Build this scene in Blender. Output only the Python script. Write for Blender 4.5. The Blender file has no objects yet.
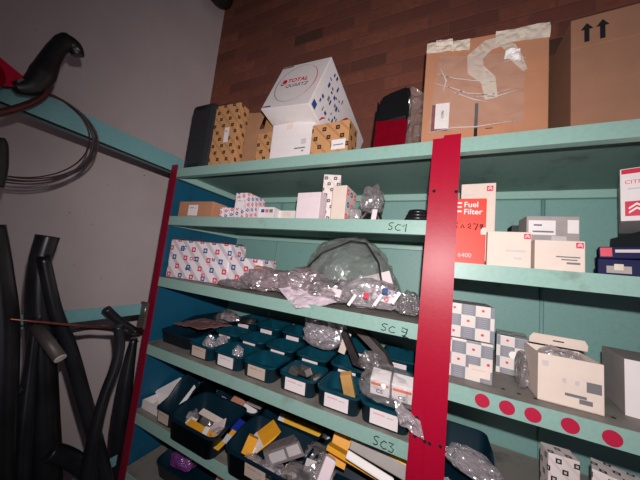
import bpy, bmesh, math, random
from mathutils import Vector, Matrix, noise
PI = math.pi
C = bpy.context.scene.collection
CZ = 1.65                      # eye height; all z below are relative to it
rnd = random.Random(7)

# ---------------------------------------------------------------- camera model (for placing outlines at a chosen real depth)
F_PX, YAW, PITCH, ROLL = 248.37, -.4437, .1016, .10567
def cam_axes():
    cy, sy, cp, sp = math.cos(YAW), math.sin(YAW), math.cos(PITCH), math.sin(PITCH)
    f = Vector((sy*cp, cy*cp, sp)); r = Vector((cy, -sy, 0)); u = r.cross(f)
    c, s = math.cos(ROLL), math.sin(ROLL)
    return c*r+s*u, -s*r+c*u, f
RX, UX, FX = cam_axes()
def ray(x, y): return RX*((x-320)/F_PX) - UX*((y-240)/F_PX) + FX
def at(x, y, Y): d = ray(x, y); return d*(Y/d.y)
def atx(x, y, X): d = ray(x, y); return d*(X/d.x)
def atz(x, y, Z): d = ray(x, y); return d*(Z/d.z)

# ---------------------------------------------------------------- materials
def lin(c):
    return tuple(((v/255)/12.92 if v/255 <= .04045 else ((v/255+.055)/1.055)**2.4) for v in c)
class NT:
    def __init__(s, name):
        s.m = bpy.data.materials.new(name); s.m.use_nodes = True
        s.t = s.m.node_tree; s.b = s.t.nodes['Principled BSDF']
    def n(s, typ, **kw):
        o = s.t.nodes.new(typ)
        for k, v in kw.items(): setattr(o, k, v)
        return o
    def l(s, a, b): s.t.links.new(a, b)
    def math(s, op, a, b=None, c=None):
        o = s.n('ShaderNodeMath', operation=op)
        for i, v in enumerate((a, b, c)):
            if v is None: continue
            if isinstance(v, (int, float)): o.inputs[i].default_value = v
            else: s.l(v, o.inputs[i])
        return o.outputs[0]
    def mix(s, fac, a, b):
        o = s.n('ShaderNodeMix', data_type='RGBA')
        for sock, v in ((o.inputs[0], fac), (o.inputs[6], a), (o.inputs[7], b)):
            if isinstance(v, (int, float)): sock.default_value = v
            elif isinstance(v, tuple): sock.default_value = (*v, 1) if len(v) == 3 else v
            else: s.l(v, sock)
        return o.outputs[2]
    def coords(s, kind='Object', scale=(1, 1, 1), rot=(0, 0, 0)):
        tc = s.n('ShaderNodeTexCoord'); mp = s.n('ShaderNodeMapping')
        mp.inputs['Scale'].default_value = scale; mp.inputs['Rotation'].default_value = rot
        s.l(tc.outputs[kind], mp.inputs[0]); return mp.outputs[0]
    def noise(s, vec, scale, detail=4, rough=.5):
        o = s.n('ShaderNodeTexNoise'); o.inputs['Scale'].default_value = scale
        o.inputs['Detail'].default_value = detail; o.inputs['Roughness'].default_value = rough
        if vec is not None: s.l(vec, o.inputs['Vector'])
        return o.outputs['Fac']
    def ramp(s, fac, a, b):
        return s.n_range(fac, a, b)
    def n_range(s, fac, a, b):
        o = s.n('ShaderNodeMapRange'); s.l(fac, o.inputs[0])
        o.inputs[1].default_value = a; o.inputs[2].default_value = b
        return o.outputs[0]
    def bump(s, h, strength=.3, dist=.002):
        o = s.n('ShaderNodeBump'); o.inputs['Strength'].default_value = strength
        o.inputs['Distance'].default_value = dist; s.l(h, o.inputs['Height']); s.l(o.outputs[0], s.b.inputs['Normal'])
    def base(s, v):
        if isinstance(v, tuple): s.b.inputs['Base Color'].default_value = (*v, 1)
        else: s.l(v, s.b.inputs['Base Color'])
    def set(s, rough=.5, metal=0, spec=.5, alpha=None):
        s.b.inputs['Roughness'].default_value = rough; s.b.inputs['Metallic'].default_value = metal
        s.b.inputs['Specular IOR Level'].default_value = spec
        if alpha is not None: s.b.inputs['Alpha'].default_value = alpha
        return s
M = {}
def plain(key, rgb, rough=.5, metal=0, spec=.5, var=.12, scale=40, bump=0):
    t = NT(key); c = lin(rgb); v = t.coords()
    n = t.noise(v, scale)
    t.base(t.mix(t.n_range(n, .3, .7), tuple(x*(1-var) for x in c), tuple(min(1, x*(1+var)) for x in c)))
    t.set(rough, metal, spec)
    if bump: t.bump(n, bump)
    M[key] = t.m; return t.m
def worn(key, rgb, dirt, amount=.55, rough=.4, spec=.5, scale=14):
    t = NT(key); c = lin(rgb); v = t.coords()
    n1 = t.noise(v, scale, 8, .65); n2 = t.noise(v, 110, 4, .6)
    col = t.mix(t.n_range(n2, .2, .8), tuple(x*.9 for x in c), tuple(min(1, x*1.06) for x in c))
    f = t.n_range(n1, amount, amount+.22)
    t.base(t.mix(f, col, lin(dirt))); t.set(rough, 0, spec); t.bump(n2, .08)
    M[key] = t.m; return t.m
worn('teal', (148, 184, 174), (112, 128, 114), .60, .42)
worn('teal_panel', (122, 162, 156), (96, 122, 118), .62, .5)
worn('blue_panel', (10, 80, 108), (10, 58, 78), .55, .5)
worn('shelf_top', (138, 132, 126), (96, 96, 90), .5, .6)
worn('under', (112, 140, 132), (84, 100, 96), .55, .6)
worn('beam_teal', (112, 160, 164), (90, 130, 130), .62, .5)
worn('red_post', (172, 6, 46), (140, 6, 38), .62, .40, .35)
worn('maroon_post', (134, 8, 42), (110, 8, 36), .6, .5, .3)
plain('hole', (14, 8, 10), .9)
plain('dot_red', (186, 20, 62), .55, var=.05)
plain('marker', (24, 30, 30), .6)
plain('black_plastic', (26, 27, 30), .45, var=.2, scale=60)
plain('black_case', (44, 45, 49), .6, var=.15, scale=120, bump=.2)
plain('exhaust', (38, 38, 42), .3, .3, var=.5, scale=9)
plain('rod_copper', (150, 84, 72), .35, .7)
plain('cable_brown', (88, 44, 44), .4, .3)
plain('cable_grey', (70, 56, 58), .45, .3)
plain('steel', (150, 148, 146), .35, .8)
plain('grey_cap', (215, 205, 195), .6)
plain('muffler', (98, 92, 90), .5, .4)
plain('cardboard', (186, 132, 102), .75, spec=.2, var=.06, scale=20)
plain('cardboard_dark', (176, 130, 98), .8, spec=.2, var=.08, scale=20)
plain('cardboard_brown', (158, 116, 94), .8, spec=.2, var=.06, scale=20)
plain('white_card', (232, 224, 224), .6, spec=.3, var=.03)
plain('pink_card', (238, 220, 226), .6, spec=.3, var=.03)
plain('cream_card', (230, 212, 200), .6, spec=.3, var=.03)
plain('label_paper', (238, 232, 232), .6, spec=.3, var=.04)
plain('grey_card', (168, 160, 158), .65, spec=.3, var=.06)
plain('orange_card', (236, 164, 40), .5, spec=.4, var=.05)
plain('yellow_card', (244, 186, 60), .5, spec=.4, var=.05)
plain('blue_card', (22, 50, 150), .45, var=.05)
plain('navy_card', (6, 12, 66), .6, spec=.2, var=.08)
plain('orange_stripe', (240, 110, 50), .5)
plain('red_card', (238, 62, 44), .5, var=.04)
plain('crimson', (206, 20, 60), .5, var=.05)
plain('ink_red', (222, 52, 84), .6, var=.02)
plain('ink_blue', (44, 74, 140), .6, var=.02)
plain('ink_grey', (120, 116, 120), .6, var=.02)
plain('ink_light', (206, 196, 198), .6, var=.02)
plain('ink_black', (28, 26, 30), .6, var=.02)
plain('ink_white', (242, 236, 236), .6, var=.02)
plain('pale_red', (214, 120, 120), .6, var=.02)
plain('brown_paper', (128, 92, 92), .7, var=.15, scale=20)
plain('tan_leather', (190, 128, 104), .7, var=.1)
plain('orange_tan', (206, 158, 96), .6)
plain('dark_part', (56, 48, 52), .4, .4, var=.4, scale=50)
plain('tape_tan', (190, 174, 150), .35, var=.1)
plain('lamp_black', (20, 20, 22), .35, var=.1)
plain('lamp_red', (112, 4, 24), .2, spec=.7, var=.1)
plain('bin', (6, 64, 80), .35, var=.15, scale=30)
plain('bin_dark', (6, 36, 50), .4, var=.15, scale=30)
plain('concrete_floor', (96, 92, 88), .8, var=.2, scale=6)
plain('ceiling_paint', (70, 62, 62), .9)
plain('dark_pipe', (36, 36, 34), .7, var=.3, scale=20)

# plastered wall, slightly pink grey
t = NT('plaster'); v = t.coords()
n1 = t.noise(v, 3, 6, .6); n2 = t.noise(v, 260, 3, .6)
c = t.mix(t.n_range(n1, .3, .75), lin((196, 180, 180)), lin((216, 202, 202)))
c = t.mix(t.n_range(n2, .35, .75), c, lin((200, 184, 186)))
sp = t.noise(v, 22, 2, .5)
c = t.mix(t.n_range(sp, .76, .80), c, lin((80, 72, 76)))
t.base(c); t.set(.85, 0, .2); t.bump(n2, .2, .001); M['plaster'] = t.m

# brick wall, old, dry, joints nearly flush
t = NT('brick'); v = t.coords(rot=(PI/2, 0, 0))
nz = t.noise(v, 9, 3, .6)
vm = t.n('ShaderNodeVectorMath', operation='MULTIPLY_ADD')
nc = t.n('ShaderNodeTexNoise'); nc.inputs['Scale'].default_value = 7; t.l(v, nc.inputs['Vector'])
t.l(nc.outputs['Color'], vm.inputs[0]); vm.inputs[1].default_value = (.012, .012, .012); t.l(v, vm.inputs[2])
b = t.n('ShaderNodeTexBrick'); t.l(vm.outputs[0], b.inputs['Vector'])
b.inputs['Scale'].default_value = 1; b.inputs['Brick Width'].default_value = .19; b.inputs['Row Height'].default_value = .068
b.inputs['Mortar Size'].default_value = .0045; b.inputs['Mortar Smooth'].default_value = .6; b.offset = .43
b.inputs['Color1'].default_value = (*lin((112, 68, 60)), 1); b.inputs['Color2'].default_value = (*lin((164, 98, 78)), 1)
b.inputs['Mortar'].default_value = (*lin((128, 88, 78)), 1); b.inputs['Bias'].default_value = -.15
b2 = t.n('ShaderNodeTexBrick'); t.l(vm.outputs[0], b2.inputs['Vector'])
b2.inputs['Scale'].default_value = 1; b2.inputs['Brick Width'].default_value = .19; b2.inputs['Row Height'].default_value = .068
b2.inputs['Mortar Size'].default_value = .0; b2.offset = .43; b2.inputs['Bias'].default_value = .0
b2.inputs['Color1'].default_value = (0, 0, 0, 1); b2.inputs['Color2'].default_value = (1, 1, 1, 1)
bw = t.n('ShaderNodeRGBToBW'); t.l(b2.outputs[0], bw.inputs[0])
dark = t.n_range(bw.outputs[0], .045, .025)
n3 = t.noise(v, 34, 8, .7)
c = t.mix(t.n_range(n3, .3, .75), b.outputs[0], lin((120, 76, 66)))
c = t.mix(t.math('MULTIPLY', dark, .8), c, lin((60, 56, 46)))
c = t.mix(t.math('MULTIPLY', t.n_range(t.noise(v, 2.5, 4, .5), .45, .75), .5), c, lin((112, 68, 60)))
t.base(c); t.set(.92, 0, .15)
h = t.math('ADD', t.math('MULTIPLY', b.outputs['Fac'], -1.0), t.math('MULTIPLY', n3, .8))
t.bump(h, .35, .004); M['brick'] = t.m

def logo_mat(key, base, stripe, inks, cell, size=.2, ang=0, inner=(.9, .85, .85), stripe_w=.35, hole=.45):
    """printed carton: staggered little squares with a pale glyph, over diagonal stripes (uv in metres)"""
    t = NT(key); uv = t.n('ShaderNodeUVMap')
    mp = t.n('ShaderNodeMapping'); mp.inputs['Scale'].default_value = (1/cell, 1/cell, 1); mp.inputs['Rotation'].default_value = (0, 0, ang)
    t.l(uv.outputs[0], mp.inputs[0]); sx = t.n('ShaderNodeSeparateXYZ'); t.l(mp.outputs[0], sx.inputs[0])
    u, v = sx.outputs[0], sx.outputs[1]
    row = t.math('FLOOR', t.math('MULTIPLY', v, 1.6)); fv = t.math('FRACT', t.math('MULTIPLY', v, 1.6))
    u2 = t.math('ADD', u, t.math('MULTIPLY', row, .37)); col = t.math('FLOOR', u2); fu = t.math('FRACT', u2)
    du = t.math('ABSOLUTE', t.math('SUBTRACT', fu, .5)); dv = t.math('ABSOLUTE', t.math('SUBTRACT', fv, .5))
    du2 = du; dv2 = t.math('DIVIDE', dv, 1.6)
    mx = t.math('MAXIMUM', du2, dv2)
    mark = t.math('LESS_THAN', mx, size)
    inn = t.math('LESS_THAN', mx, size*hole)
    par = t.math('MODULO', t.math('ABSOLUTE', t.math('ADD', t.math('ADD', col, row), 100)), 2.0)
    ink = t.mix(t.math('GREATER_THAN', par, .5), lin(inks[0]), lin(inks[1]))
    d = t.math('FRACT', t.math('MULTIPLY', t.math('ADD', u, v), 1.0))
    bg = t.mix(t.math('LESS_THAN', d, stripe_w), lin(base), lin(stripe))
    c = t.mix(mark, bg, ink); c = t.mix(t.math('MULTIPLY', inn, .75), c, inner)
    t.base(c); t.set(.55, 0, .35); M[key] = t.m
logo_mat('tan_print', (204, 152, 104), (186, 130, 88), ((52, 36, 32), (58, 40, 34)), .044, .15, 0, (.35, .2, .12), .2, .4)
logo_mat('rb_print', (238, 228, 232), (206, 192, 202), ((214, 40, 74), (40, 76, 140)), .056, .165, 0, (.9, .85, .88), .35)
logo_mat('rb_print_small', (240, 224, 228), (214, 198, 206), ((214, 60, 84), (50, 84, 150)), .026, .2, .5, (.9, .82, .84), .3)
logo_mat('black_print', (238, 224, 222), (226, 210, 208), ((40, 36, 44), (36, 34, 44)), .03, .17, 0, (.8, .75, .75), .25)

# grey / white / red check print of the small parts cartons
t = NT('check_print'); uv = t.n('ShaderNodeUVMap'); mp = t.n('ShaderNodeMapping')
mp.inputs['Scale'].default_value = (1/.028, 1/.026, 1); t.l(uv.outputs[0], mp.inputs[0])
sx = t.n('ShaderNodeSeparateXYZ'); t.l(mp.outputs[0], sx.inputs[0]); u, v = sx.outputs[0], sx.outputs[1]
par = t.math('MODULO', t.math('ADD', t.math('ADD', t.math('FLOOR', u), t.math('FLOOR', v)), 100), 2.0)
du = t.math('ABSOLUTE', t.math('SUBTRACT', t.math('FRACT', u), .5)); dv = t.math('ABSOLUTE', t.math('SUBTRACT', t.math('FRACT', v), .52))
red = t.math('MULTIPLY', t.math('LESS_THAN', t.math('ADD', t.math('POWER', du, 2), t.math('POWER', dv, 2)), .012), t.math('SUBTRACT', 1, par))
lines = t.math('MULTIPLY', t.math('LESS_THAN', t.math('FRACT', t.math('MULTIPLY', v, 6)), .4), t.math('LESS_THAN', du, .3))
g = t.mix(t.math('MULTIPLY', lines, .35), lin((136, 136, 146)), lin((190, 188, 192)))
c = t.mix(par, lin((222, 212, 208)), g); c = t.mix(red, c, lin((220, 70, 86)))
t.base(c); t.set(.35, 0, .5); M['check_print'] = t.m

# card label with a pink heading and grey lines (uv 0..1)
def card_label(key, paper, ink1, ink2):
    t = NT(key); uv = t.n('ShaderNodeUVMap'); sx = t.n('ShaderNodeSeparateXYZ'); t.l(uv.outputs[0], sx.inputs[0])
    u, v = sx.outputs[0], sx.outputs[1]
    nz = t.noise(t.coords('UV', (60, 8, 1)), 3, 2)
    def box(u0, u1, v0, v1):
        a = t.math('MULTIPLY', t.math('GREATER_THAN', u, u0), t.math('LESS_THAN', u, u1))
        b = t.math('MULTIPLY', t.math('GREATER_THAN', v, v0), t.math('LESS_THAN', v, v1))
        return t.math('MULTIPLY', t.math('MULTIPLY', a, b), t.n_range(nz, .35, .6))
    c = t.mix(t.math('MULTIPLY', box(.12, .55, .68, .8), .7), lin(paper), lin(ink1))
    c = t.mix(t.math('MULTIPLY', box(.6, .85, .66, .74), .6), c, lin(ink2))
    t.base(c); t.set(.5, 0, .4); M[key] = t.m
card_label('bin_label', (240, 228, 230), (226, 80, 120), (90, 80, 90))
card_label('dull_label', (206, 186, 172), (130, 90, 80), (90, 80, 80))
card_label('address_label', (238, 230, 232), (60, 56, 66), (80, 76, 90))

# clear polythene: real transparency with sharp glints on the creases
def film(key, rgb, alpha, rough=.18, bump=.6, scale=60, gloss=.14, fk=.7):
    """thin plastic: part see-through, part milky, with a glossy skin"""
    t = NT(key); v = t.coords()
    vo = t.n('ShaderNodeTexVoronoi', feature='DISTANCE_TO_EDGE'); vo.inputs['Scale'].default_value = scale
    nn = t.n('ShaderNodeTexNoise'); nn.inputs['Scale'].default_value = scale*.5; t.l(v, nn.inputs['Vector'])
    va = t.n('ShaderNodeVectorMath', operation='MULTIPLY_ADD'); va.inputs[1].default_value = (.05,)*3
    t.l(nn.outputs['Color'], va.inputs[0]); t.l(v, va.inputs[2]); t.l(va.outputs[0], vo.inputs['Vector'])
    h = t.math('ADD', t.n_range(vo.outputs['Distance'], 0, .25), t.math('MULTIPLY', t.noise(v, scale*1.5, 5, .6), .7))
    bp = t.n('ShaderNodeBump'); bp.inputs['Strength'].default_value = bump; bp.inputs['Distance'].default_value = .004; t.l(h, bp.inputs['Height'])
    tr = t.n('ShaderNodeBsdfTransparent'); di = t.n('ShaderNodeBsdfDiffuse'); gl = t.n('ShaderNodeBsdfGlossy')
    di.inputs[0].default_value = (*lin(rgb), 1); gl.inputs['Roughness'].default_value = rough; gl.inputs[0].default_value = (1, 1, 1, 1)
    t.l(bp.outputs[0], di.inputs['Normal']); t.l(bp.outputs[0], gl.inputs['Normal'])
    m1 = t.n('ShaderNodeMixShader'); m1.inputs[0].default_value = alpha; t.l(tr.outputs[0], m1.inputs[1]); t.l(di.outputs[0], m1.inputs[2])
    lw = t.n('ShaderNodeFresnel'); lw.inputs[0].default_value = 1.45; t.l(bp.outputs[0], lw.inputs['Normal'])
    m2 = t.n('ShaderNodeMixShader'); t.l(t.math('MINIMUM', t.math('ADD', t.math('MULTIPLY', lw.outputs[0], fk), gloss*.5), .8), m2.inputs[0])
    t.l(m1.outputs[0], m2.inputs[1]); t.l(gl.outputs[0], m2.inputs[2])
    t.l(m2.outputs[0], t.t.nodes['Material Output'].inputs['Surface']); M[key] = t.m
film('film_clear', (224, 212, 220), .32, .2, .6, 26, .25)
film('film_grey', (160, 150, 154), .40, .22, .7, 26, .3)
film('film_thin', (236, 226, 220), .07, .2, .5, 24, .03, .04)
film('film_dome', (170, 176, 170), .30, .22, .7, 14, .16, .5)
film('film_wrap', (236, 226, 230), .12, .16, .4, 20, .03, .35)
film('painted_glint', (250, 244, 240), .6, .2, .3, 40, .2)
film('tape_film', (250, 240, 224), .55, .35, .15, 40, .03, .2)
film('purple_foil', (120, 60, 130), 1, .25, .5, 60)
film('foil', (186, 164, 172), .62, .24, .7, 26, .5)
film('film_pink', (238, 218, 230), .85, .35, .4, 40, .06)
film('film_pack', (150, 140, 142), .75, .35, .3, 30, .05)

# ---------------------------------------------------------------- mesh building
class MB:
    def __init__(s): s.bm = bmesh.new(); s.uv = s.bm.loops.layers.uv.new('UVMap'); s.mi = 0
    def face(s, pts, uvs=None, mi=None, smooth=False):
        vs = [s.bm.verts.new(p) for p in pts]; f = s.bm.faces.new(vs); f.material_index = s.mi if mi is None else mi; f.smooth = smooth
        if uvs:
            for l, w in zip(f.loops, uvs): l[s.uv].uv = w
        return f
    def box(s, x0, x1, y0, y1, z0, z1, bev=0, T=None, skip=(), uvo=(0, 0)):
        """six quads; uv in metres so prints keep their scale"""
        P = [Vector((x, y, z)) for z in (z0, z1) for y in (y0, y1) for x in (x0, x1)]
        if T is not None: P = [T @ p for p in P]
        vs = [s.bm.verts.new(p) for p in P]
        w, d, h = x1-x0, y1-y0, z1-z0; a, b = uvo
        Q = {'front': ((0, 1, 5, 4), w, h, 0), 'back': ((3, 2, 6, 7), w, h, .3), 'left': ((2, 0, 4, 6), d, h, -d), 'right': ((1, 3, 7, 5), d, h, w),
             'top': ((4, 5, 7, 6), w, d, 0), 'bottom': ((2, 3, 1, 0), w, d, 0)}
        fs = []
        for k, (idx, uu, vv, off) in Q.items():
            if k in skip: continue
            f = s.bm.faces.new([vs[i] for i in idx]); f.material_index = s.mi; fs.append(f)
            oy = h if k == 'top' else 0
            for l, q in zip(f.loops, ((0, 0), (uu, 0), (uu, vv), (0, vv))): l[s.uv].uv = (a+q[0]+off, b+q[1]+oy)
        if bev:
            es = list({e for f in fs for e in f.edges})
            bmesh.ops.bevel(s.bm, geom=es, offset=bev, segments=2, profile=.6, affect='EDGES')
        return s
    def prism(s, poly, y0, y1, T=None, plane='xz'):
        """polygon (a,b) extruded; plane xz -> along y, xy -> along z, yz -> along x"""
        mk = {'xz': lambda a, b, t: Vector((a, t, b)), 'xy': lambda a, b, t: Vector((a, b, t)), 'yz': lambda a, b, t: Vector((t, a, b))}[plane]
        A = [mk(a, b, y0) for a, b in poly]; B = [mk(a, b, y1) for a, b in poly]
        if T is not None: A = [T @ p for p in A]; B = [T @ p for p in B]
        va = [s.bm.verts.new(p) for p in A]; vb = [s.bm.verts.new(p) for p in B]; n = len(va)
        for vv in (va, vb[::-1]):
            f = s.bm.faces.new(vv); f.material_index = s.mi
        for i in range(n):
            f = s.bm.faces.new((va[i], vb[i], vb[(i+1) % n], va[(i+1) % n])); f.material_index = s.mi
        return s
    def tube(s, pts, r, seg=8, closed=False, flat=1.0, cap=True):
        pts = [Vector(p) for p in pts]; n = len(pts); rr = r if isinstance(r, (list, tuple)) else [r]*n
        rings = []; up = None
        for i, p in enumerate(pts):
            a = pts[(i-1) % n] if (closed or i > 0) else p; b = pts[(i+1) % n] if (closed or i < n-1) else p
            t = (b-a).normalized()
            if up is None:
                up = Vector((0, 0, 1)) if abs(t.z) < .9 else Vector((0, 1, 0))
            u = t.cross(up)
            if u.length < 1e-4: u = t.orthogonal()
            u.normalize(); w = u.cross(t).normalized(); up = w
            rings.append([s.bm.verts.new(p+u*math.cos(2*PI*k/seg)*rr[i]+w*math.sin(2*PI*k/seg)*rr[i]*flat) for k in range(seg)])
        m = n if closed else n-1
        for i in range(m):
            A, B = rings[i], rings[(i+1) % n]
            for k in range(seg):
                f = s.bm.faces.new((A[k], A[(k+1) % seg], B[(k+1) % seg], B[k])); f.smooth = True; f.material_index = s.mi
        if cap and not closed:
            for R in (rings[0][::-1], rings[-1]):
                f = s.bm.faces.new(R); f.material_index = s.mi
        return s
    def build(s, name, mat, parent=None, loc=None, rz=0, **props):
        bmesh.ops.recalc_face_normals(s.bm, faces=s.bm.faces)
        me = bpy.data.meshes.new(name); s.bm.to_mesh(me); s.bm.free()
        for m in (mat if isinstance(mat, (list, tuple)) else [mat]): me.materials.append(M[m])
        o = bpy.data.objects.new(name, me); C.objects.link(o)
        if parent is not None: o.parent = parent
        else:
            l = loc or (0, 0, 0); o.location = (l[0], l[1], l[2]+CZ); o.rotation_euler = (0, 0, rz)
        for k, v in props.items(): o[k] = v
        return o
def tag(o, label, cat, group=None):
    o['label'] = label; o['category'] = cat
    if group: o['group'] = group
    return o
def empty(name, loc, rz=0, rot=None):
    o = bpy.data.objects.new(name, None); C.objects.link(o); o.empty_display_size = .05
    o.location = (loc[0], loc[1], loc[2]+CZ); o.rotation_euler = rot or (0, 0, rz); return o
def copy_tree(o, parent=None):
    c = o.copy(); C.objects.link(c); c.parent = parent
    for ch in list(o.children): copy_tree(ch, c)
    return c
def lettering(parent, s, h, loc, rot=(PI/2, 0, 0), mat='ink_black', name='lettering', stretch=1, bold=0, spacing=1):
    cu = bpy.data.curves.new(name, 'FONT'); cu.body = s; cu.size = h*1.38; cu.extrude = .0002; cu.offset = bold; cu.space_character = spacing
    cu.align_x = 'LEFT'
    tmp = bpy.data.objects.new('tmp', cu); me = bpy.data.meshes.new_from_object(tmp); me.name = name
    bpy.data.objects.remove(tmp); bpy.data.curves.remove(cu); me.materials.clear(); me.materials.append(M[mat])
    o = bpy.data.objects.new(name, me); C.objects.link(o); o.parent = parent; o.location = loc; o.rotation_euler = rot; o.scale = (stretch, 1, 1)
    return o
def patch(parent, name, mat, x0, x1, z0, z1, y=-.0006, side='front', w=0, th=.0006):
    """thin sticker / printed field on the front (y=0) or right (x=w) or left face of a box"""
    b = MB()
    if side == 'front': pts = [(x0, y, z0), (x1, y, z0), (x1, y, z1), (x0, y, z1)]; back = Vector((0, th, 0))
    elif side == 'right': pts = [(w+.0006, x0, z0), (w+.0006, x1, z0), (w+.0006, x1, z1), (w+.0006, x0, z1)]; back = Vector((-th, 0, 0))
    elif side == 'top': pts = [(x0, z0, w+.0006), (x1, z0, w+.0006), (x1, z1, w+.0006), (x0, z1, w+.0006)]; back = Vector((0, 0, -th))
    else: pts = [(-.0006, x1, z0), (-.0006, x0, z0), (-.0006, x0, z1), (-.0006, x1, z1)]; back = Vector((th, 0, 0))
    pts = [Vector(p) for p in pts]; bk = [p+back for p in pts]
    b.face(pts, ((0, 0), (1, 0), (1, 1), (0, 1)))
    for i in range(4): b.face((pts[i], bk[i], bk[(i+1) % 4], pts[(i+1) % 4]))
    b.face(bk[::-1])
    return b.build(name, mat, parent)
def strokes(parent, name, lines, mat, r=.0012, y=0, plane='xz'):
    b = MB()
    for ln in lines:
        if plane == 'xz': pts = [(a, y, c) for a, c in ln]
        else: pts = [(y, a, c) for a, c in ln]
        b.tube(pts, r, 5)
    return b.build(name, mat, parent)
def carton(label, x, y, yaw, z, w, d, h, mat, name='carton', cat='box', bev=.0016, group=None, uvo=(0, 0)):
    o = MB().box(0, w, 0, d, 0, h, bev, uvo=uvo).build(name, mat, None, (x, y, z+.0004), yaw)
    return tag(o, label, cat, group)

def crumple(name, mat, loc, size, seed, amp=.22, freq=3.2, sub=4, rz=0, parent=None, squash=.5, smooth=False):
    """a closed crumpled bag: flattened ball, creased by ridged noise, flat underneath"""
    b = MB(); bmesh.ops.create_icosphere(b.bm, subdivisions=sub, radius=1)
    off = Vector((seed*3.7, seed*1.3, seed*2.1))
    for v in b.bm.verts:
        p = v.co.copy(); n = 0
        n += (1-abs(noise.noise(p*freq*.5+off))*2.4)*.6
        n += (1-abs(noise.noise(p*freq+off*2))*2.4)*.4
        n += (1-abs(noise.noise(p*freq*2.3+off*3))*2.4)*.22
        q = p*(1+amp*(n-.75))
        q.x = math.copysign(abs(q.x)**.8, q.x); q.y = math.copysign(abs(q.y)**.8, q.y)
        if q.z < 0: q.z *= squash
        v.co = Vector((q.x*size[0], q.y*size[1], q.z*size[2]))
    zmin = min(v.co.z for v in b.bm.verts)
    for v in b.bm.verts: v.co.z -= zmin
    for f in b.bm.faces: f.smooth = smooth
    return b.build(name, mat, parent, loc, rz)
def sheet(name, mat, quad, seed, nx=22, ny=18, amp=.01, freq=25, th=.0008, parent=None, sag=0):
    """a creased sheet over four corner points (relative coordinates), given a real thickness"""
    A, B, Cc, D = [Vector(p) for p in quad]; b = MB(); nrm = (B-A).cross(D-A).normalized(); g = []
    for j in range(ny+1):
        r = []
        for i in range(nx+1):
            u, v = i/nx, j/ny; p = A*(1-u)*(1-v)+B*u*(1-v)+Cc*u*v+D*(1-u)*v
            n = (abs(noise.noise(p*freq+Vector((seed, 0, 0))))*2-.4)+.5*noise.noise(p*freq*2.7+Vector((0, seed, 0)))
            r.append(p+nrm*amp*n-Vector((0, 0, sag*4*u*(1-u))))
        g.append(r)
    o0 = Vector(g[0][0])
    vt = [[b.bm.verts.new(p) for p in r] for r in g]; vb = [[b.bm.verts.new(p-nrm*th) for p in r] for r in g]
    for j in range(ny):
        for i in range(nx):
            b.bm.faces.new((vt[j][i], vt[j][i+1], vt[j+1][i+1], vt[j+1][i])); b.bm.faces.new((vb[j][i], vb[j+1][i], vb[j+1][i+1], vb[j][i+1]))
    rim = [(0, i) for i in range(nx)]+[(j, nx) for j in range(ny)]+[(ny, i) for i in range(nx, 0, -1)]+[(j, 0) for j in range(ny, 0, -1)]
    for k in range(len(rim)):
        a, c = rim[k], rim[(k+1) % len(rim)]
        b.bm.faces.new((vt[a[0]][a[1]], vb[a[0]][a[1]], vb[c[0]][c[1]], vt[c[0]][c[1]]))
    return b.build(name, mat, parent)

# ---------------------------------------------------------------- room
def struct(name, b, mat):
    o = b.build(name, mat); o['kind'] = 'structure'; return o
WX, WY = -1.515, 1.13
struct('wall_back', MB().box(WX-.12, 2.6, WY, WY+.2, -CZ, 1.95), 'brick')
struct('wall_left', MB().box(WX-.12, WX, -2.2, WY, -CZ, 1.95), 'plaster')
struct('wall_right', MB().box(2.6, 2.72, -2.2, WY+.2, -CZ, 1.95), 'plaster')
struct('wall_front', MB().box(WX-.12, 2.72, -2.32, -2.2, -CZ, 1.95), 'plaster')
struct('floor', MB().box(WX-.12, 2.72, -2.32, WY+.2, -CZ-.1, -CZ), 'concrete_floor')
struct('ceiling', MB().box(WX-.12, 2.72, -2.32, WY+.2, 1.95, 2.05), 'ceiling_paint')

# ---------------------------------------------------------------- shelving
T, S1, S2, S3, S4, S5 = .3245, .130, -.1076, -.3582, -.601, -.80
R1, R2, R3 = .0378, -.2137, -.50
YF, YB, XL, XM, XR = .62, 1.02, -.985, .004, .995
LIP = .034
rack = empty('shelving_rack', (0, 0, -CZ)); tag(rack, 'teal steel two-bay shelving rack with red uprights against the brick wall', 'shelving')
def shelf(x0, x1, z, top='shelf_top'):
    z += CZ; b = MB()
    b.mi = 0; b.box(x0, x1, YF, YB, z-.0025, z-.0002)                 # deck
    b.mi = 1; b.box(x0, x1, YF-.002, YF, z-LIP, z+.0003)               # front lip
    b.box(x0, x1, YF, YF+.018, z-LIP, z-LIP+.002)                       # return flange
    b.box(x0, x1, YB-.002, YB, z-LIP, z-.0025)
    b.box(x0, x1, YB-.016, YB-.002, z-LIP, z-LIP+.002)
    b.box(x0, x0+.002, YF, YB, z-LIP, z-.0025); b.box(x1-.002, x1, YF, YB, z-LIP, z-.0025)
    b.box(x0, x0+.016, YF+.018, YB-.016, z-LIP, z-LIP+.002)
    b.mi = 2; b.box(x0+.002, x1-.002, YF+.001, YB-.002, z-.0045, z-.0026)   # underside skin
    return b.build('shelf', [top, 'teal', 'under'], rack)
SH = {}
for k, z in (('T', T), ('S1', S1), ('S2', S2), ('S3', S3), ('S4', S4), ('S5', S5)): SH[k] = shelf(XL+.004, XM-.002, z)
for k, z in (('TR', T), ('R1', R1), ('R2', R2), ('R3', R3), ('R4', -.80)): SH[k] = shelf(XM+.002, XR-.004, z)
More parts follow.
